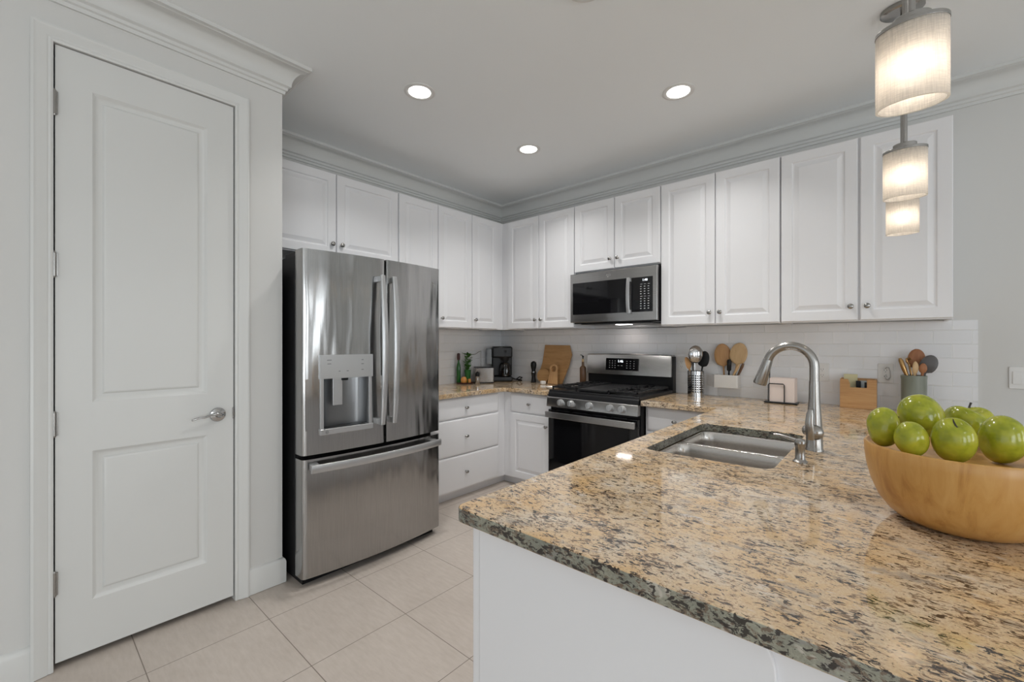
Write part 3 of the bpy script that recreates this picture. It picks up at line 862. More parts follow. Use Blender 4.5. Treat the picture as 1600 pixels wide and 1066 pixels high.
# ------------------------------------------------------------------ microwave
MX0, MX1, MZ0, MZ1, MY = 1.182, 1.946, 1.440, 1.862, -.402
mc = (MX0 + MX1) / 2
r = thing('microwave', 'stainless over-the-range microwave with black control panel', 'microwave', (mc, 0, 0))
def lx(x): return x - mc
b = MB().box(lx(1.196), -.362, MZ0 - .004, lx(MX1), -.012, MZ1)
obj('body', b, 'blackmetal', r, bevel=.003)
fp = uslab([(lx(MX0), MZ0 + .006), (lx(MX1), MZ0 + .006), (lx(MX1), MZ1 - .006), (lx(MX0), MZ1 - .006)], [], MY, -.360, .003)
fo = obj('front', fp, 'steel2', r)
dg_ = obj('door_window', MB().box(lx(1.207), MY - .0015, 1.512, lx(1.716), MY + .01, 1.778), 'glassblk', fo, bevel=.001)
obj('control_panel', MB().box(lx(1.744), MY - .0015, 1.512, lx(1.914), MY + .01, 1.776), 'glassblk', fo, bevel=.001)
kp = MB()
for i in range(11):
    for j in range(3):
        x = 1.815 + j * .030; z = 1.535 + i * .0185
        w_ = .011 if i not in (5, 10) else .017
        kp.box(lx(x), MY - .0025, z, lx(x + w_), MY - .0012, z + (.004 if i not in (5, 10) else .002))
obj('key_marks', kp, 'mark', fo)
obj('clock_digits', moved(text('1:48', .024), T((lx(1.853), MY - .0025, 1.752)) @ TOFRONT), 'digits', fo)
hm = MB(); rings = []
for i in range(15):
    t = i / 14 * 2 - 1; z = 1.640 + t * .138; y_ = MY - .020 - .014 * (1 - t * t)
    rings.append([(lx(1.712), y_, z), (lx(1.716), y_ - .008, z), (lx(1.736), y_ - .008, z), (lx(1.740), y_, z), (lx(1.736), y_ + .004, z), (lx(1.716), y_ + .004, z)])
hm.loft(rings)
for z in (1.518, 1.762): hm.box(lx(1.718), MY - .022, z - .012, lx(1.734), MY + .002, z + .012)
obj('handle', hm, 'silver', fo, bevel=.001)
obj('badge', ring_badge(.016).xf(T((lx(1.545), MY - .001, 1.820)) @ TOFRONT), 'chrome', fo)
lo = obj('cooktop_lamp', MB().box(lx(1.50), -.20, MZ0 - .0135, lx(1.62), -.13, MZ0 - .0095), 'lens', r)
l = bpy.data.lights.new('cooktop_light', 'AREA'); l.shape = 'RECTANGLE'; l.size = .12; l.size_y = .07; l.energy = .13; l.color = (1, .76, .66)
l_ = bpy.data.objects.new('cooktop_light', l); COL.objects.link(l_); l_.parent = r; l_.location = (0, -.165, MZ0 - .016)
vb = MB().box(lx(1.25), -.34, MZ0 - .010, lx(1.88), -.10, MZ0 - .003)
obj('vent_grille', vb, 'black', r, bevel=.002)

# ------------------------------------------------------------------ ceiling lights and pendants
def down_light():
    r = thing('ceiling_light', '', 'ceiling light', (0, 0, CEIL), 0, 'recessed ceiling lights')
    rg = MB().loft([[(q * math.cos(2 * PI * j / 40), q * math.sin(2 * PI * j / 40), z) for j in range(40)] for q, z in ((.090, -.0005), (.090, -.003), (.082, -.007), (.066, -.005), (.062, -.0008))], False, False)
    obj('trim_ring', rg, 'white', r)
    obj('lens', MB().lathe([(.063, -.001), (.063, -.004), (.04, -.006), (.001, -.007)], 32), 'lens', r)
    l = bpy.data.lights.new('ceiling_lamp', 'AREA'); l.shape = 'DISK'; l.size = .12; l.spread = math.radians(120); l.energy = 5.7; l.color = (1, .985, .965)
    lo = bpy.data.objects.new('ceiling_lamp', l); COL.objects.link(lo); lo.parent = r; lo.location = (0, 0, -.012)
    return r
d0 = down_light(); d0.location = (1.177, -1.972, CEIL); d0['label'] = 'round recessed ceiling light nearest the refrigerator'
dup(d0, (2.316, -.972, CEIL), 'round recessed ceiling light over the peninsula end of the range wall')
dup(d0, (1.177, -.962, CEIL), 'round recessed ceiling light nearest the cabinet corner')
dup(d0, (2.316, -1.985, CEIL), 'recessed ceiling light at the top edge, mostly out of view')
for x, y_ in ((3.4, -5.5), (5.4, -3.2), (5.4, -5.5), (3.4, -7.4), (5.4, -7.4)):  # extra lamps out of view, added to light the room
    dup(d0, (x, y_, CEIL), 'unseen recessed light added over the living area behind the camera')

PB, PH = 1.757, .150     # shade bottom and height
def ellipse(a, b, z, n=48): return [(a * math.cos(2 * PI * j / n), b * math.sin(2 * PI * j / n), z) for j in range(n)]
def pendant():
    r = thing('pendant_lamp', '', 'pendant lamp', (0, 0, PB), 0, 'pendant lamps over the peninsula')
    a, c = .0555, .040; t = .0045
    obj('lamp_shade', MB().loft([ellipse(a, c, 0), ellipse(a, c, PH), ellipse(a - t, c - t, PH), ellipse(a - t, c - t, 0), ellipse(a, c, 0)], False, False), 'shade', r, smooth=50)
    obj('cap', MB().loft([ellipse(a + .001, c + .001, PH), ellipse(a + .001, c + .001, PH + .008), ellipse(a - .004, c - .004, PH + .010)]), 'darknickel', r, bevel=.001)
    obj('neck_block', MB().loft([ellipse(.030, .022, PH + .009), ellipse(.030, .022, PH + .026), ellipse(.028, .020, PH + .028)]), 'darknickel', r)
    obj('rod', MB().lathe([(.0065, PH + .026), (.0065, CEIL - PB - .02)], 14), 'darknickel', r)
    obj('ceiling_canopy', MB().loft([ellipse(.075, .058, CEIL - PB - .0008), ellipse(.075, .058, CEIL - PB - .018), ellipse(.068, .052, CEIL - PB - .024), ellipse(.02, .016, CEIL - PB - .026)]), 'darknickel', r)
    obj('bulb', MB().lathe([(.004, .036), (.014, .040), (.021, .052), (.022, .068), (.018, .086), (.012, .098)], 20), 'bulb', r)
    obj('socket', MB().lathe([(.013, .097), (.014, .105), (.014, .1495)], 20), 'white', r)
    return r
p0_ = pendant(); p0_.location = (3.292, -2.346, PB); p0_['label'] = 'nearest and largest of the three frosted glass pendants'
dup(p0_, (3.292, -1.600, PB), 'middle of the three frosted glass pendants over the sink')
dup(p0_, (3.292, -.965, PB), 'farthest and lowest-looking of the three frosted glass pendants')

# ------------------------------------------------------------------ fruit bowl
BX, BY = 3.376, -2.138
pf = [(r_ * 1.05, z_) for r_, z_ in [(.070, 0), (.086, .001), (.102, .008), (.118, .022), (.134, .046), (.146, .078), (.154, .112), (.158, .145), (.159, .167), (.157, .171), (.153, .171), (.150, .165), (.144, .160), (.12, .153), (.08, .149), (.001, .147)]]
o = obj('fruit_bowl', MB().lathe(pf, 72), 'bowlwood', None, (BX, BY, CT), smooth=45)
tag(o, 'round wooden bowl holding green fruit on the peninsula', 'bowl')
def fruit(pos, rx, ry, rz, label, stem=None, tilt=(0, 0, 0), seed=0, lobes=False):
    TM = Matrix.Diagonal((rx, ry, rz, 1)) @ Matrix.Rotation(tilt[1], 4, 'Y') @ Matrix.Rotation(tilt[0], 4, 'X') @ Matrix.Rotation(0 if lobes else seed, 4, 'Z')
    rnd = random.Random(seed); ph = [rnd.random() * 6 for _ in range(4)]
    n, m = 40, 26; rings = []
    for i in range(m + 1):
        a = -PI / 2 + PI * i / m; ring = []
        for j in range(n):
            b = 2 * PI * j / n
            k = max(math.cos(a), 1e-3) ** .86
            z = math.sin(a)
            rr = k * (1 + .022 * math.sin(5 * b + ph[0]) * (.3 + .7 * max(z, 0)) + .03 * math.sin(2 * b + ph[1]))
            zz = z - .20 * math.exp(-(k / .30) ** 2) * (1 if z > 0 else 0) + .12 * math.exp(-(k / .3) ** 2) * (1 if z < 0 else 0)
            if lobes: zz *= 1 - .42 * math.exp(-((k * math.cos(b)) / .42) ** 2) * (1 if z > 0 else .15)
            ring.append((rr * math.cos(b), rr * math.sin(b), zz))
        rings.append(ring)
    o = obj('green_fruit', MB().loft(rings).xf(TM), 'fruit', None, pos, RT, smooth=80)
    tag(o, label, 'fruit', 'green fruit in the wooden bowl')
    s = MB().tube([(0, 0, .72), (.03, 0, .85), (.10, .02, .98)], [.05, .04, .05], 8)
    if stem == 'calyx':
        for q in range(5):
            aa = 2 * PI * q / 5
            s.tube([(0, 0, .80), (.17 * math.cos(aa), .17 * math.sin(aa), .88), (.36 * math.cos(aa), .36 * math.sin(aa), .98)], [.05, .09, .02], 6, .4)
    if stem == 'crease': s = MB().tube([(-.10, -.34, .93), (-.04, -.2, .86), (.0, 0, .80), (.05, .15, .84)], [.02, .045, .05, .03], 8, .6)
    s.xf(TM)
    obj('stem', s, 'stem', o, smooth=60)
    return o
RT = math.radians(41.365)
fruit((3.2476, -2.1648, 1.0812), 0.0319, 0.0319, 0.0457, 'leftmost green fruit in the bowl with a dark calyx turned sideways', stem='calyx', tilt=(.45, 1.2, 0), seed=1)
fruit((3.2947, -2.2206, 1.0685), 0.0289, 0.0289, 0.0390, 'small smooth green fruit at the front left of the bowl', seed=2, tilt=(-1.2, .3, 0))
fruit((3.3611, -2.2114, 1.0741), 0.0351, 0.0351, 0.0470, 'big round green fruit at the front middle with a creased top', seed=3, tilt=(.45, -.3, 0), stem='crease')
fruit((3.4388, -2.1430, 1.0754), 0.0359, 0.0359, 0.0524, 'rightmost green fruit, its stem end facing right', seed=4, stem='calyx', tilt=(.15, 1.35, 0))
fruit((3.3133, -2.0937, 1.1054), 0.0435, 0.0435, 0.0508, 'wide green fruit on top at the back left of the bowl', seed=5, tilt=(-.7, .1, 0))
fruit((3.4005, -2.0102, 1.0891), 0.0468, 0.0468, 0.0479, 'two-lobed green fruit at the back right of the bowl', seed=6, lobes=True, tilt=(0, .06, 0))

# ------------------------------------------------------------------ counter items, right part
def standing(name, label, cat, base, top, mb, m, group=None, **k):
    """A utensil built along +z from 0; placed so that it leans from base to top."""
    o = obj(name, mb, m, None, base, **k)
    d = (Vector(top) - Vector(base)).normalized()
    tag(o, label, cat, group)
    return o, d
def aim(o, d, twist=0):
    o.rotation_mode = 'QUATERNION'
    o.rotation_quaternion = d.to_track_quat('Z', 'Y') @ Matrix.Rotation(twist, 4, 'Z').to_quaternion()
def spoon(L, w, hl, th=.005, dish=.35):
    """flat-bowled spoon along z: handle then an oval head hl long and w wide, facing y."""
    b = MB(); rings = []
    zs = [0, .02] + [L - hl - .03, L - hl] + [L - hl + hl * math.sin(PI / 2 * i / 18) for i in range(1, 19)]
    for z in zs:
        if z < L - hl - .001: ww = .0055; tt = .0055
        else:
            t = (z - (L - hl)) / hl
            q = .06 + .94 * t; ww = max(.0055, w / 2 * math.sqrt(max(0, 1 - (2 * q - 1) ** 2))) if t < 1 else .004; tt = th * (1 if t < .98 else .6)
            if z == L - hl: ww = .0065
        off = -dish * .02 * math.sin(PI * max(0, (z - (L - hl)) / hl)) if z > L - hl else 0
        rings.append([(ww * math.cos(2 * PI * j / 14), off + tt * math.sin(2 * PI * j / 14), z) for j in range(14)])
    b.loft(rings); return b
VYAW = math.radians(41.365)
def put(name, label, cat, mb, m, base, top, twist=0, group=None):
    o = obj(name, mb, m, None, base, smooth=50); tag(o, label, cat, group)
    d = (Vector(top) - Vector(base)).normalized()
    q = Vector((0, 0, 1)).rotation_difference(d)
    o.rotation_mode = 'QUATERNION'
    o.rotation_quaternion = q @ Matrix.Rotation(twist, 4, 'Z').to_quaternion()
    return o
# perforated steel holder
HX, HY = 2.146, -.165
r = thing('utensil_holder', 'perforated stainless steel utensil cylinder beside the range', 'utensil holder', (HX, HY, CT))
b = MB(); R_, H_ = .058, .190; nt_, nz_ = 22, 8; z0_, z1_ = .03, .165
b.lathe([(R_, 0), (R_, z0_)], nt_ * 2, cap0=True, cap1=False); b.lathe([(R_, z1_), (R_, H_), (R_ - .002, H_), (R_ - .002, H_ - .01)], nt_ * 2, cap0=False, cap1=False)
def cyl(a, z, rr=R_): return (rr * math.cos(a), rr * math.sin(a), z)
for i in range(nt_):
    for j in range(nz_):
        a0 = 2 * PI * i / nt_; a1 = 2 * PI * (i + 1) / nt_; za = z0_ + (z1_ - z0_) * j / nz_; zb = z0_ + (z1_ - z0_) * (j + 1) / nz_
        ac, zc = (a0 + a1) / 2, (za + zb) / 2; da, dz_ = (a1 - a0) * .33, (zb - za) * .33
        out = [(a1, zc), (a1, zb), (ac, zb), (a0, zb), (a0, zc), (a0, za), (ac, za), (a1, za)]
        vs = [cyl(a, z) for a, z in out] + [cyl(ac + da * math.cos(PI / 4 * q), zc + dz_ * math.sin(PI / 4 * q)) for q in range(8)]
        b.add(vs, [(q, (q + 1) % 8, 8 + (q + 1) % 8, 8 + q) for q in range(8)])
obj('cylinder', b, 'chrome', r, smooth=60)
obj('liner', MB().lathe([(R_ - .006, .003), (R_ - .006, .175), (R_ - .008, .175), (R_ - .008, .006), (.001, .006)], 30), 'black', r)
lad = MB().tube([(0, 0, 0), (0, 0, .22)], .005, 10)
lad.ball((0, -.028, .285), .056, .024, .066)
put('ladle', 'stainless steel ladle in the perforated holder', 'ladle', lad, 'chrome', (HX - .002, HY - .002, CT + .03), (HX - .012, HY - .006, CT + .38), VYAW, 'utensils by the range')
put('wooden_spoon', 'brown wooden spoon tilted left in the perforated holder', 'spoon', spoon(.295, .052, .09), 'spoon', (HX + .012, HY - .010, CT + .008), (HX - .060, HY - .036, CT + .29), VYAW + .3, 'utensils by the range')
put('black_spoon', 'large black spoon tilted right in the perforated holder', 'spoon', spoon(.335, .085, .12), 'black', (HX + .006, HY + .018, CT + .008), (HX + .054, HY + .037, CT + .33), 0, 'utensils by the range')
put('slotted_turner', 'slim dark utensil at the back of the perforated holder', 'spatula', spoon(.30, .03, .08), 'graphite', (HX - .014, HY + .018, CT + .008), (HX - .042, HY + .036, CT + .31), VYAW, 'utensils by the range')
# white wall-mounted holder with wooden paddles
r = thing('wall_holder', 'white box holder fixed on the tile above the counter', 'utensil holder', (2.335, -.008, .945))
me = slab(rrect(-.084, -.095, .084, 0, .012, 5), [rrect(-.078, -.089, .078, -.006, .008, 5)], .004, .095, .002)
obj('box', me, 'ceramic', r); me2 = slab(rrect(-.084, -.095, .084, 0, .012, 5), [], 0, .006, .002); obj('bottom', me2, 'ceramic', r)
hz = .955
put('wooden_paddle', 'broad brown wooden paddle, left one in the white holder', 'spatula', spoon(.315, .115, .17, .006, 0), 'spoon', (2.312, -.030, hz), (2.293, -.032, hz + .30), .2, 'utensils in the white holder')
put('wooden_paddle', 'broad pale wooden paddle, right one in the white holder', 'spatula', spoon(.325, .115, .16, .006, 0), 'spoonpale', (2.366, -.028, hz), (2.418, -.030, hz + .31), .2, 'utensils in the white holder')
bk = MB().tube([(0, 0, 0), (0, 0, .11), (0, 0, .12), (0, 0, .185), (0, 0, .198)], [.006, .006, .015, .016, .010], 14)
put('basting_brush', 'black utensil handle between the two wooden paddles', 'utensil', bk, 'black', (2.345, -.056, hz), (2.350, -.056, hz + .22), 0, 'utensils in the white holder')
hb_ = MB().tube([(0, 0, 0), (0, 0, .10), (0, 0, .16), (0, 0, .185)], [.006, .008, .011, .007], 12)
put('kitchen_utensil', 'small wooden handle leaning right below the pale paddle', 'utensil', hb_, 'spoonpale', (2.345, -.080, hz), (2.432, -.084, hz + .185), 0, 'utensils in the white holder')
put('kitchen_utensil', 'dark brown handle leaning right behind the small wooden handle', 'utensil', MB().tube([(0, 0, 0), (0, 0, .10), (0, 0, .16), (0, 0, .185)], [.006, .008, .011, .007], 12), 'darkwood', (2.376, -.058, hz), (2.452, -.064, hz + .185), 0, 'utensils in the white holder')
# napkin holder
NX, NY = 2.700, -.165
r = thing('napkin_holder', 'black wire napkin holder behind the faucet', 'napkin holder', (NX, NY, CT))
obj('base', MB().box(-.094, -.055, .002, .094, .045, .010), 'black', r, bevel=.003)
wr = MB()
for yy in (-.045, .036):
    wr.tube([(-.068, yy, .008), (-.068, yy, .122), (-.062, yy, .130), (.018, yy, .130), (.024, yy, .122), (.024, yy, .008)], .0032, 8)
wr.tube([(-.068, 0, .008), (-.068, 0, .255)], .0032, 8); wr.ball((-.068, 0, .262), .009)
obj('frame', wr, 'black', r)
for i in range(6):
    yy = -.036 + i * .0115
    o = obj('napkin', MB().box(-.062 + i * .002, yy, .0105, .080 + i * .001, yy + .0095, .166 + .002 * (i % 3)), 'napkin', None, (NX, NY, CT), bevel=.0015)
    tag(o, 'folded blush paper napkin standing in the black holder', 'napkin', 'napkins in the holder')
# wooden box with cards
r = thing('recipe_box', 'small wooden letter box against the tile', 'box', (3.098, -.082, CT))
w2, dp_, = .088, .055
fo_ = uslab([(-w2, 0), (w2, 0), (w2, .178), (w2 - .045, .178), (w2 - .045, .128), (-w2 + .05, .128), (-w2 + .05, .150), (-w2 + .04, .178), (-w2 + .01, .178), (-w2, .165)], [], -dp_, -dp_ + .01, .0015)
obj('front', fo_, 'boxwood', r)
bb_ = MB().box(-w2, dp_ - .01, 0, w2, dp_, .180); bb_.box(-w2, -dp_ + .01, 0, -w2 + .01, dp_ - .01, .178); bb_.box(w2 - .01, -dp_ + .01, 0, w2, dp_ - .01, .178); bb_.box(-w2 + .01, -dp_ + .01, 0, w2 - .01, dp_ - .01, .008)
obj('shell', bb_, 'boxwood', r, bevel=.001)
for xa, xb, yy, zt, mm, lb in ((-.074, -.005, .020, .205, 'yellowcard', 'pale yellow card sticking up in the wooden box'), (-.012, .012, -.008, .166, 'black', 'narrow black card in the wooden box'),
                               (.008, .040, .004, .168, 'bluecard', 'pale blue card in the wooden box'), (.030, .046, -.018, .160, 'blackmetal', 'slim black holder at the right in the wooden box')):
    o = obj('card', MB().box(xa, yy, .0085, xb, yy + .006, zt), mm, None, (3.098, -.082, CT), bevel=.0008)
    tag(o, lb, 'card', 'cards in the wooden box')
# sage crock with utensils
KX, KY = 3.350, -.115
r = thing('utensil_crock', 'sage grey ceramic crock of utensils behind the fruit', 'utensil holder', (KX, KY, CT))
obj('crock', MB().lathe([(.052, 0), (.056, .004), (.056, .19), (.0575, .205), (.0575, .214), (.054, .216), (.051, .212), (.050, .19), (.050, .01), (.001, .008)], 40), 'crock', r)
gk = 'utensils in the sage crock'
kz = CT + .012
put('wooden_spoon', 'reddish wooden spoon upright in the sage crock', 'spoon', spoon(.355, .078, .115), 'spoonred', (KX + .000, KY + .032, kz), (KX + .014, KY + .041, kz + .35), 0, gk)
put('slotted_spoon', 'grey slotted spoon leaning right in the sage crock', 'spoon', spoon(.335, .075, .105), 'graphite', (KX - .022, KY + .002, kz), (KX + .078, KY + .002, kz + .32), 0, gk)
put('wooden_spoon', 'pale wooden spoon with long handle in the sage crock', 'spoon', spoon(.285, .03, .07), 'spoonpale', (KX - .006, KY - .036, kz), (KX + .004, KY - .038, kz + .28), VYAW * .6, gk)
put('kitchen_utensil', 'dark brass handle leaning far left in the sage crock', 'utensil', MB().tube([(0, 0, 0), (0, 0, .20), (0, 0, .25), (0, 0, .30), (0, 0, .315)], [.006, .007, .012, .011, .006], 12), 'brass', (KX + .030, KY - .015, kz), (KX - .062, KY - .022, kz + .305), 0, gk)
hk = MB().tube([(0, 0, 0), (0, 0, .27)], .005, 8)
hk.tube([(.0, 0, .27), (-.010, 0, .285), (-.008, 0, .302), (.008, 0, .305), (.014, 0, .292)], .005, 8)
put('kitchen_utensil', 'dark hooked handle just left of the reddish spoon', 'utensil', hk, 'brass', (KX + .022, KY + .014, kz), (KX - .026, KY + .014, kz + .30), VYAW, gk)
put('wooden_spoon', 'small brown wooden handle at the right of the crock', 'spoon', spoon(.275, .035, .055), 'spoonred', (KX + .020, KY - .030, kz), (KX + .036, KY - .026, kz + .235), 0, gk)

# outlets and switch
def plate(name, label, x, z, w, h, kind, y=-.008):
    r = thing(name, label, 'switch' if kind == 'switch' else 'outlet', (x, y, z), 0, None if kind == 'switch' else 'wall outlets')
    obj('plate', uslab(rrect(-w / 2, -h / 2, w / 2, h / 2, .006), [], -.006, 0, .002), 'white', r)
    if kind == 'switch':
        for sx in (-w / 4 - .001, w / 4 + .001):
            obj('paddle', uslab(rrect(sx - .017, -.034, sx + .017, .034, .003), [], -.010, -.004, .0015), 'white', r)
    else:
        obj('socket_face', uslab(rrect(-.017, -.034, .017, .034, .003), [], -.0075, -.004, .001), 'white', r)
        s = MB()
        for zz in (-.019, .019):
            for sx in (-.006, .006): s.box(sx - .001, -.0080, zz - .004, sx + .001, -.0072, zz + .005)
            s.box(-.002, -.0080, zz - .012, .002, -.0072, zz - .008)
        obj('slots', s, 'greymark', r)
    return r
plate('wall_outlet', 'white wall outlet on the tile right of the faucet', 2.907, 1.083, .074, .118, 'outlet')
plate('wall_outlet', 'white wall outlet on the tile just right of the range', 1.985, 1.105, .074, .118, 'outlet')
r3 = plate('wall_outlet', 'white wall outlet on the tile between wooden box and crock', 3.225, 1.090, .074, .118, 'outlet')
plate('light_switch', 'double white rocker light switch at the right edge of the photo', 3.789, 1.091, .122, .118, 'switch', -.0005)
cdp = [(.0, -.012, .030), (.004, -.02, .038), (.016, -.022, .036), (.022, -.018, .012), (.022, -.014, -.022), (.012, -.012, -.040), (.002, -.012, -.036), (-.002, -.012, -.018), (.004, -.012, -.006)]
o = obj('charging_cord', MB().tube(cdp, .0022, 8), 'silver', None, (3.225, -.008, 1.09)); tag(o, 'short looped cord hanging from the outlet near the crock', 'cord')

# ------------------------------------------------------------------ counter items, corner
# coffee maker
r = thing('coffee_maker', 'black drip coffee maker in the counter corner', 'coffee maker', (.175, -.175, CT), math.radians(45))
b = MB().box(-.105, -.13, .002, .105, .10, .05); b.box(-.105, -.005, .05, .105, .10, .36)
obj('body', b, 'black', r, bevel=.014, seg=3)
obj('brew_head', MB().box(-.103, -.12, .245, .103, .0, .358), 'black', r, bevel=.016, seg=3)
obj('filter_basket', MB().lathe([(.030, .20), (.055, .245), (.057, .32), (.050, .33)], 24, (0.03, -.065, 0)), 'blackmetal', r)
cf = obj('carafe', MB().lathe([(.052, .052), (.062, .06), (.064, .12), (.055, .165), (.042, .185), (.044, .192)], 28, (.03, -.066, 0)), 'smoke', r)
obj('coffee', MB().lathe([(.050, .054), (.059, .062), (.060, .11), (.001, .112)], 24, (.03, -.066, 0)), 'maroon', cf)
hn = MB().tube([(.03, -.125, .175), (.03, -.155, .165), (.03, -.160, .11), (.03, -.130, .08)], .007, 10); obj('carafe_handle', hn, 'black', cf)
obj('water_tank', MB().box(-.160, -.02, .17, -.106, .07, .335), 'tank', r, bevel=.004)
cdp = [(.10, .08, .03), (.14, .05, .012), (.19, .02, .010), (.21, -.02, .035), (.18, -.05, .045), (.15, -.04, .02), (.17, -.01, .0055), (.21, .01, .0055)]
obj('power_cord', MB().tube(cdp, .0055, 8), 'black', r)
# toaster
r = thing('toaster', 'brushed steel toaster with ribbed front beside the coffee maker', 'toaster', (.195, -.468, CT), math.radians(58))
tb = MB(); nrib = 22; pts = []
for i in range(nrib * 2 + 1):
    pts.append((-.085 + .17 * i / (nrib * 2), -.065 - (.0015 if i % 2 else 0)))
pts += [(.092, -.058), (.092, .058), (.085, .065), (-.085, .065), (-.092, .058), (-.092, -.058)]
tb.prism(pts, .012, .150)
obj('body', tb, 'sinksteel', r, smooth=20)
obj('base', MB().box(-.09, -.062, .002, .09, .062, .013), 'black', r, bevel=.003)
obj('top', MB().box(-.088, -.060, .150, .088, .060, .160), 'black', r, bevel=.004)
obj('lever', MB().box(.091, -.015, .09, .108, .015, .105), 'black', r, bevel=.003)
# thin wire arch behind the toaster
pth = []
for i in range(17):
    t = i / 16; pth.append((.050, -.56 + .20 * t, CT + .300 - .022 * math.sin(PI * min(1, t * 1.15)) + .03 * max(0, t - .6) ))
wr = MB().tube(pth, .0025, 8)
for q in (pth[0], pth[-1]): wr.tube([(q[0], q[1], CT + .001), q], .0025, 8)
wr.tube([(.06, pth[0][1], CT + .004), (.06, pth[-1][1], CT + .004)], .0025, 8)
o = obj('wire_rack', wr, 'darknickel'); tag(o, 'thin curved wire rack behind the steel toaster', 'rack')
# tray with plant, jar, bottle
TX, TY = .112, -.640
r = obj('tray', MB().lathe([(.070, .001), (.082, .004), (.085, .014), (.081, .014), (.076, .007), (.001, .007)], 36), 'maroon', None, (TX, TY, CT)); tag(r, 'small dark round tray at the left end of the corner group', 'tray')
zt = CT + .0075
r = thing('herb_pot', 'leafy green herb in a dark green pot on the tray', 'plant', (TX + .006, TY + .030, zt + .0))
obj('pot', MB().lathe([(.024, 0), (.030, .08), (.034, .125), (.030, .125), (.028, .115), (.001, .11)], 24), 'bottlegreen', r)
lf = MB(); rnd = random.Random(3)
for i in range(90):
    a = rnd.random() * 2 * PI; h = .13 + rnd.random() * .165; q = .008 + rnd.random() * .026
    c = Vector((q * math.cos(a), q * math.sin(a), h)); s = .017 + rnd.random() * .014
    d = Vector((math.cos(a), math.sin(a), rnd.uniform(-.3, .9))).normalized(); e = d.cross(Vector((0, 0, 1))).normalized(); k_ = d.cross(e) * .12
    lf.add([c - d * s, c + e * s * .55 + k_ * s, c + d * s * 1.2, c - e * s * .55 + k_ * s], [(0, 1, 2, 3)])
    if i % 4 == 0: lf.tube([(0, 0, .11), (c.x * .6, c.y * .6, h * .75), c], .0016, 5)
obj('foliage', lf, 'leaf', r, smooth=0)
o = thing('oil_bottle', 'slim green bottle with dark maroon cap on the tray', 'bottle', (TX - .048, TY - .040, zt)); 
obj('glass', MB().lathe([(.018, 0), (.020, .004), (.020, .15), (.016, .18), (.009, .20), (.009, .225)], 20), 'bottlegreen', o)
obj('cap', MB().lathe([(.011, .222), (.014, .225), (.016, .25), (.014, .285), (.006, .29)], 16), 'maroon', o)
o = obj('spice_jar', MB().lathe([(.022, 0), (.029, .008), (.031, .03), (.026, .05), (.020, .056), (.019, .062), (.001, .062)], 24), 'amber', None, (TX + .030, TY - .042, zt)); tag(o, 'round amber jar at the front of the tray', 'jar')
o = obj('spice_jar', MB().lathe([(.013, 0), (.016, .006), (.016, .035), (.012, .042), (.001, .043)], 20), 'amber', None, (TX + .060, TY + .004, zt)); tag(o, 'small amber jar at the right of the tray', 'jar')
r = thing('pepper_grinder', 'black and chrome grinder between tray and toaster', 'grinder', (.252, -.605, CT))
obj('base', MB().lathe([(.020, .001), (.022, .004), (.018, .05), (.020, .075)], 20), 'chrome', r); obj('top', MB().lathe([(.020, .075), (.022, .085), (.020, .11), (.010, .12), (.001, .122)], 20), 'black', r)
# pepper mill, boards, bottle, spoon rest on the back counter
r = thing('pepper_mill', 'tall dark pepper mill left of the cutting board', 'pepper mill', (.535, -.095, CT))
obj('base', MB().lathe([(.026, 0), (.028, .004), (.022, .03), (.019, .06), (.024, .085), (.024, .10)], 24), 'black', r)
obj('collar', MB().lathe([(.0235, .10), (.0235, .108)], 24), 'chrome', r)
obj('top', MB().lathe([(.022, .108), (.019, .12), (.026, .15), (.030, .175), (.026, .20), (.012, .212), (.001, .214)], 24), 'black', r)
lean = Matrix.Rotation(.13, 4, 'X')
bp = [(-.105, .0), (.115, .0), (.175, .16), (.205, .285), (.170, .375), (-.120, .378), (-.135, .2), (-.18, .045)]
def lean_obj(me, name, label, cat, m, loc, ang=-.16):
    o = obj(name, me, m, None, loc); o.rotation_euler = (ang, 0, 0); return tag(o, label, cat, 'wooden boards')
lean_obj(uslab(bp, [], -.018, 0, .003), 'cutting_board', 'large tan cutting board leaning on the tile', 'cutting board', 'board', (.755, -.072, CT + .001), -.14)
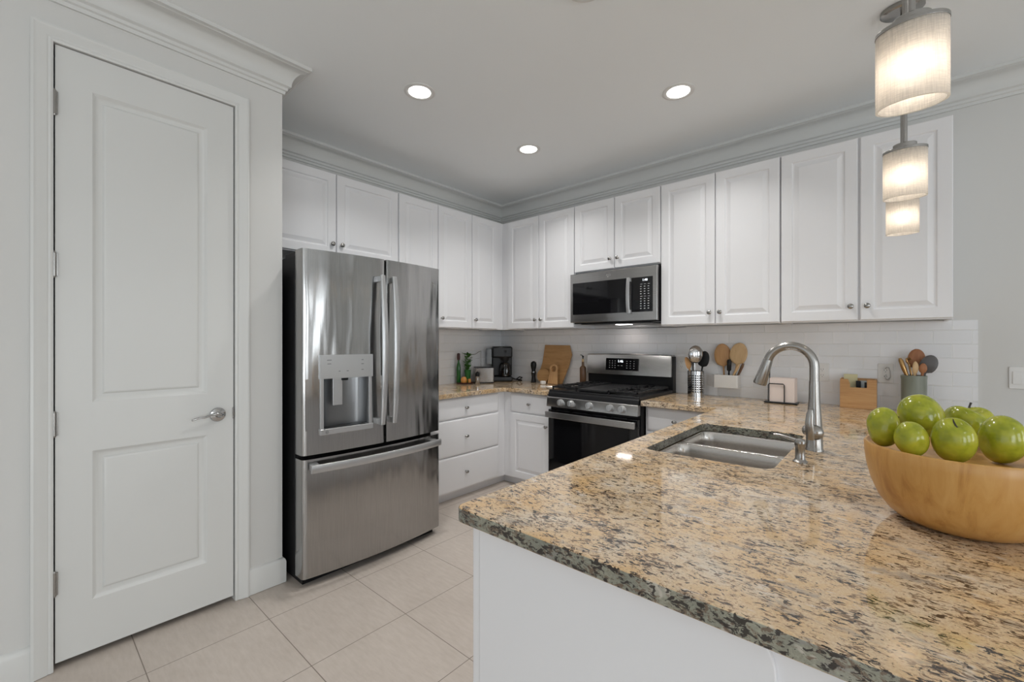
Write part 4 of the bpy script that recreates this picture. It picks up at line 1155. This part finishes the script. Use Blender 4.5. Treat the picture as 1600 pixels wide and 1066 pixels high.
rb_ = [(.075 * math.cos(2 * PI * i / 28), .075 + .075 * math.sin(2 * PI * i / 28)) for i in range(28)]
lean_obj(uslab(rb_, [], -.016, 0, .004), 'cutting_board', 'small round wooden board in front of the large board', 'cutting board', 'board', (.665, -.105, CT + .001), -.16)
# paddle board with a ring handle
pp = [(-.050, 0), (.060, 0), (.052, .10)] + [(.006 + .046 * math.cos(math.radians(-20 + 220 * i / 14)), .150 + .046 * math.sin(math.radians(-20 + 220 * i / 14))) for i in range(15)] + [(-.040, .09)]
ph_ = [(.008 + .026 * math.cos(2 * PI * i / 18), .146 + .027 * math.sin(2 * PI * i / 18)) for i in range(18)]
lean_obj(uslab(pp, [ph_], -.022, 0, .004), 'paddle_board', 'pale wooden paddle with a ring handle in front of the boards', 'paddle board', 'board2', (.800, -.130, CT + .001), -.14)
r = thing('vinegar_bottle', 'brown bottle with black pourer left of the range', 'bottle', (1.118, -.10, CT))
obj('glass', MB().lathe([(.026, 0), (.029, .004), (.029, .165), (.024, .178), (.012, .19), (.011, .225)], 24), 'darkwood', r)
obj('neck', MB().lathe([(.0115, .185), (.0105, .245), (.010, .252)], 16), 'spoonpale', r)
obj('pourer', MB().tube([(0, 0, .25), (0, 0, .275), (-.012, 0, .285), (-.028, 0, .288)], [.006, .005, .004, .003], 10).ball((0, 0, .272), .009), 'black', r)
sr = MB().lathe([(.001, .002), (.045, .002), (.060, .012), (.064, .020), (.060, .020), (.046, .008), (.001, .007)], 36, sx=1, sy=.72)
sr.tube([(-.055, 0, .015), (-.085, -.01, .020), (-.105, -.018, .022)], [.010, .008, .005], 10, .5)
o = obj('spoon_rest', sr, 'ceramic', None, (1.035, -.46, CT), .3); tag(o, 'white ceramic spoon rest on the counter beside the range', 'spoon rest')
o = thing('salt_cellar', 'tiny white salt cellar in front of the round board', 'salt cellar', (.735, -.20, CT))
obj('cup', MB().lathe([(.020, 0), (.027, .006), (.029, .03), (.026, .032), (.024, .012), (.001, .010)], 24), 'ceramic', o)
